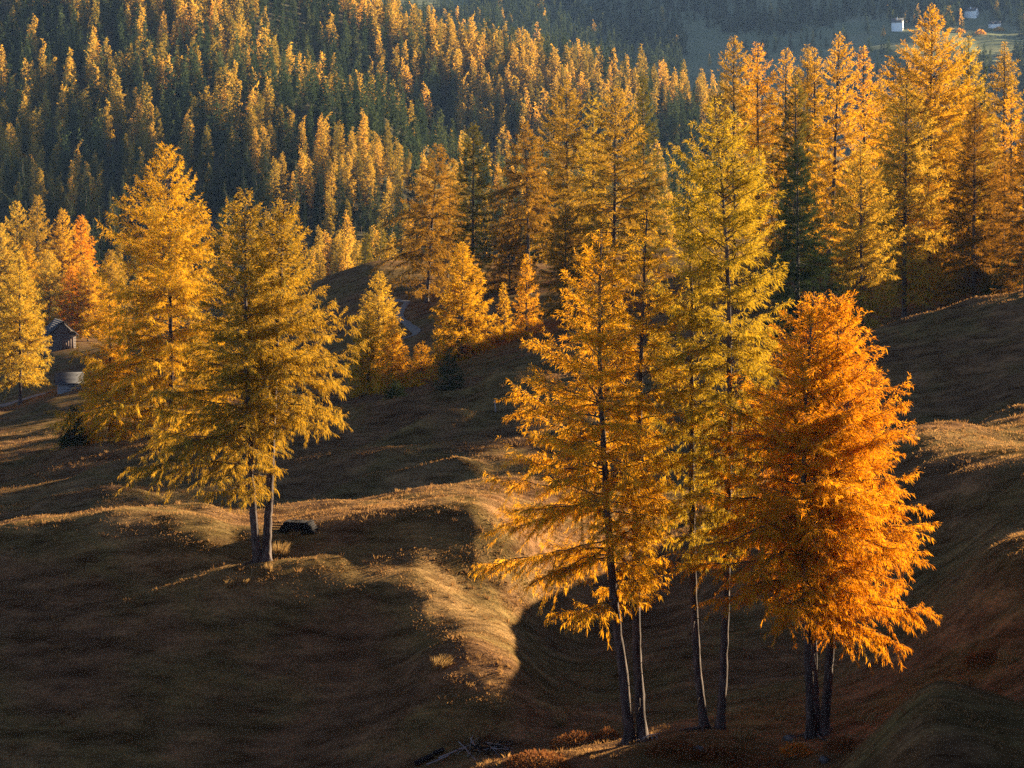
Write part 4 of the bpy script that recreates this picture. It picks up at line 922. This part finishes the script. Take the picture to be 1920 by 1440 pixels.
# bare pale branch lying by the first trunks
p = hit(1222, 1388, 60, 90); br = MB()
for pts, r in ([[(-0.45, 0, -0.1), (-0.3, -0.1, 0.12), (-0.1, -0.15, 0.24), (0.15, -0.15, 0.28), (0.3, -0.12, 0.30)], 0.028], [[(-0.05, -0.15, 0.25), (0.02, -0.2, 0.05), (0.0, -0.22, -0.1)], 0.016], [[(0.1, -0.15, 0.27), (0.2, -0.22, 0.12), (0.22, -0.25, -0.08)], 0.014]):
    br.tube(pts, r * np.linspace(1, 0.6, len(pts)), 6)
o = br.obj('dead_branch', MAT['deadwood']); o.location = p; tag(o, 'bare pale branch arching at the foot of the leftmost front trunks', 'branch')
def rock(label, px, py, d0, sz, seed):
    rng = np.random.default_rng(seed); p = hit(px, py, d0, 95)
    n, m = 10, 7; V = []
    for i in range(m):
        ph = math.pi * (i + 0.5) / m
        for k in range(n):
            th = 2 * math.pi * k / n; r = 1 + rng.normal(0, 0.13)
            V.append((sz * r * math.sin(ph) * math.cos(th) * 1.3, sz * r * math.sin(ph) * math.sin(th), sz * 0.75 * r * math.cos(ph)))
    q = [(i * n + k, i * n + (k + 1) % n, (i + 1) * n + (k + 1) % n, (i + 1) * n + k) for i in range(m - 1) for k in range(n)]
    q += [(a_, a_ + 1, a_ + 2, (a_ + 3)) for a_ in (0, 3, 6)] + [((m - 1) * n + a_ + 3, (m - 1) * n + a_ + 2, (m - 1) * n + a_ + 1, (m - 1) * n + a_) for a_ in (0, 3, 6)]
    o = np_obj('rock', np.array(V), np.array(q), MAT['stone']); o.location = p; o.rotation_euler = (0, 0, rng.random() * 6); tag(o, label, 'rock')
rock('grey stone on the bank left of the three right trunks', 1482, 1386, 60, 0.22, 1)
rock('small grey stone below the forked pair of trunks', 1312, 1406, 60, 0.2, 2)
rock('small stone at the bottom right of the bank', 1545, 1425, 60, 0.18, 3)
rock('small pale stone in the dark grass of the left slope', 243, 1108, 60, 0.2, 4)

for q, (lb, px, py, h) in enumerate([('dark spruce standing alone on the far hazy meadow, left of its twin', 1482, 92, 19), ('dark spruce on the far hazy meadow, right of its twin', 1524, 90, 21)]):
    p = hit(px, py, 1700); o = bpy.data.objects.new('spruce_tree', MES[q]); C.objects.link(o); o.location = p; o.scale = (h / 17, h / 17, h / 20); tag(o, lb, 'tree')

# ------------------------------------------------------------------ dry grass
rng = np.random.default_rng(77)
NG = 950000
d = np.exp(rng.uniform(math.log(44), math.log(240), NG)); px = rng.uniform(-80, 2000, NG)
x = (px - 960) / F * d
dens = vnoise(x / 1.3, d / 1.0, 41) + 0.8 * vnoise(x / 0.45, d / 0.4, 42) + rng.normal(0, 0.5, NG)
pick = dens > -0.45; d = d[pick]; x = x[pick]; dens = dens[pick]; N = len(d)
z = ground(x, d)
g0 = np.stack([x, d, z - 0.02], -1)
az = rng.uniform(0, 6.28, N); ln = (0.06 + 0.05 * np.clip(dens, 0, 2)) * rng.uniform(0.6, 1.5, N) * np.sqrt(d / 90)
lean = rng.uniform(0.15, 0.95, N)
up = np.stack([np.cos(az) * lean, np.sin(az) * lean, np.ones(N)], -1); up = nrm(up) * ln[:, None]
a2 = rng.uniform(0, 6.28, N); wv = np.stack([np.cos(a2), np.sin(a2), np.zeros(N)], -1) * (0.012 * np.sqrt(d / 90) * rng.uniform(0.7, 1.5, N))[:, None]
V = np.stack([g0 - wv, g0 + wv, g0 + up * 0.6 + wv * 0.8, g0 + up + np.stack([np.cos(az), np.sin(az), -np.ones(N) * 0.2], -1) * (ln * 0.25)[:, None]], 1).reshape(-1, 3)
tint = np.stack([rng.random(N), np.zeros(N), np.zeros(N)], -1)
NT, BT = 15000, 13
d = np.exp(rng.uniform(math.log(46), math.log(210), NT)); x = (rng.uniform(-60, 1990, NT) - 960) / F * d
ok = vnoise(x / 3.5, d / 3.0, 43) + 0.6 * vnoise(x / 1.1, d / 1.1, 44) + rng.normal(0, 0.3, NT) > 0.15; d = d[ok]; x = x[ok]; NT = len(d)
hh = rng.uniform(0.10, 0.30, NT) * np.sqrt(d / 90); tt = rng.random(NT)
i = np.repeat(np.arange(NT), BT); n = len(i); a = rng.uniform(0, 6.28, n); r = rng.random(n) * 0.55
bx = x[i] + np.cos(a) * r * hh[i] * 0.6; by = d[i] + np.sin(a) * r * hh[i] * 0.6
g0 = np.stack([bx, by, ground(bx, by) - 0.02], -1)
L = (hh[i] * rng.uniform(0.5, 1.2, n))[:, None]; D = nrm(np.stack([np.cos(a) * r * 1.3, np.sin(a) * r * 1.3, np.ones(n)], -1)) * L
a2 = rng.uniform(0, 6.28, n); wv = np.stack([np.cos(a2), np.sin(a2), np.zeros(n)], -1) * (0.012 * np.sqrt(d[i] / 90))[:, None]
tip = g0 + D + np.stack([np.cos(a) * 0.3, np.sin(a) * 0.3, -0.15 * np.ones(n)], -1) * L * r[:, None]
V = np.concatenate([V, np.stack([g0 - wv, g0 + wv, g0 + D * 0.6 + wv * 0.7, tip], 1).reshape(-1, 3)])
tint = np.concatenate([tint, np.stack([np.clip(tt[i] * 0.9 + 0.1 * rng.random(n), 0, 1), np.zeros(n), np.zeros(n)], -1)]); N += n
go = np_obj('grass', V, np.arange(4 * N).reshape(N, 4), MAT['grass'], tint=tint)
tag(go, 'dry short autumn grass covering the hummocky meadow', kind='stuff')

# ------------------------------------------------------------------ haze
mb = MB().box(-1540, 1180, -30, 3030, -120, 420)
m, t, out = new_mat('haze_air')
pv = t.nodes.new('ShaderNodeVolumePrincipled'); pv.inputs['Color'].default_value = (0.22, 0.34, 0.60, 1)
pv.inputs['Density'].default_value = HAZE; pv.inputs['Anisotropy'].default_value = 0.0
t.links.new(pv.outputs[0], out.inputs['Volume'])
ho = mb.obj('haze', m); tag(ho, kind='stuff')
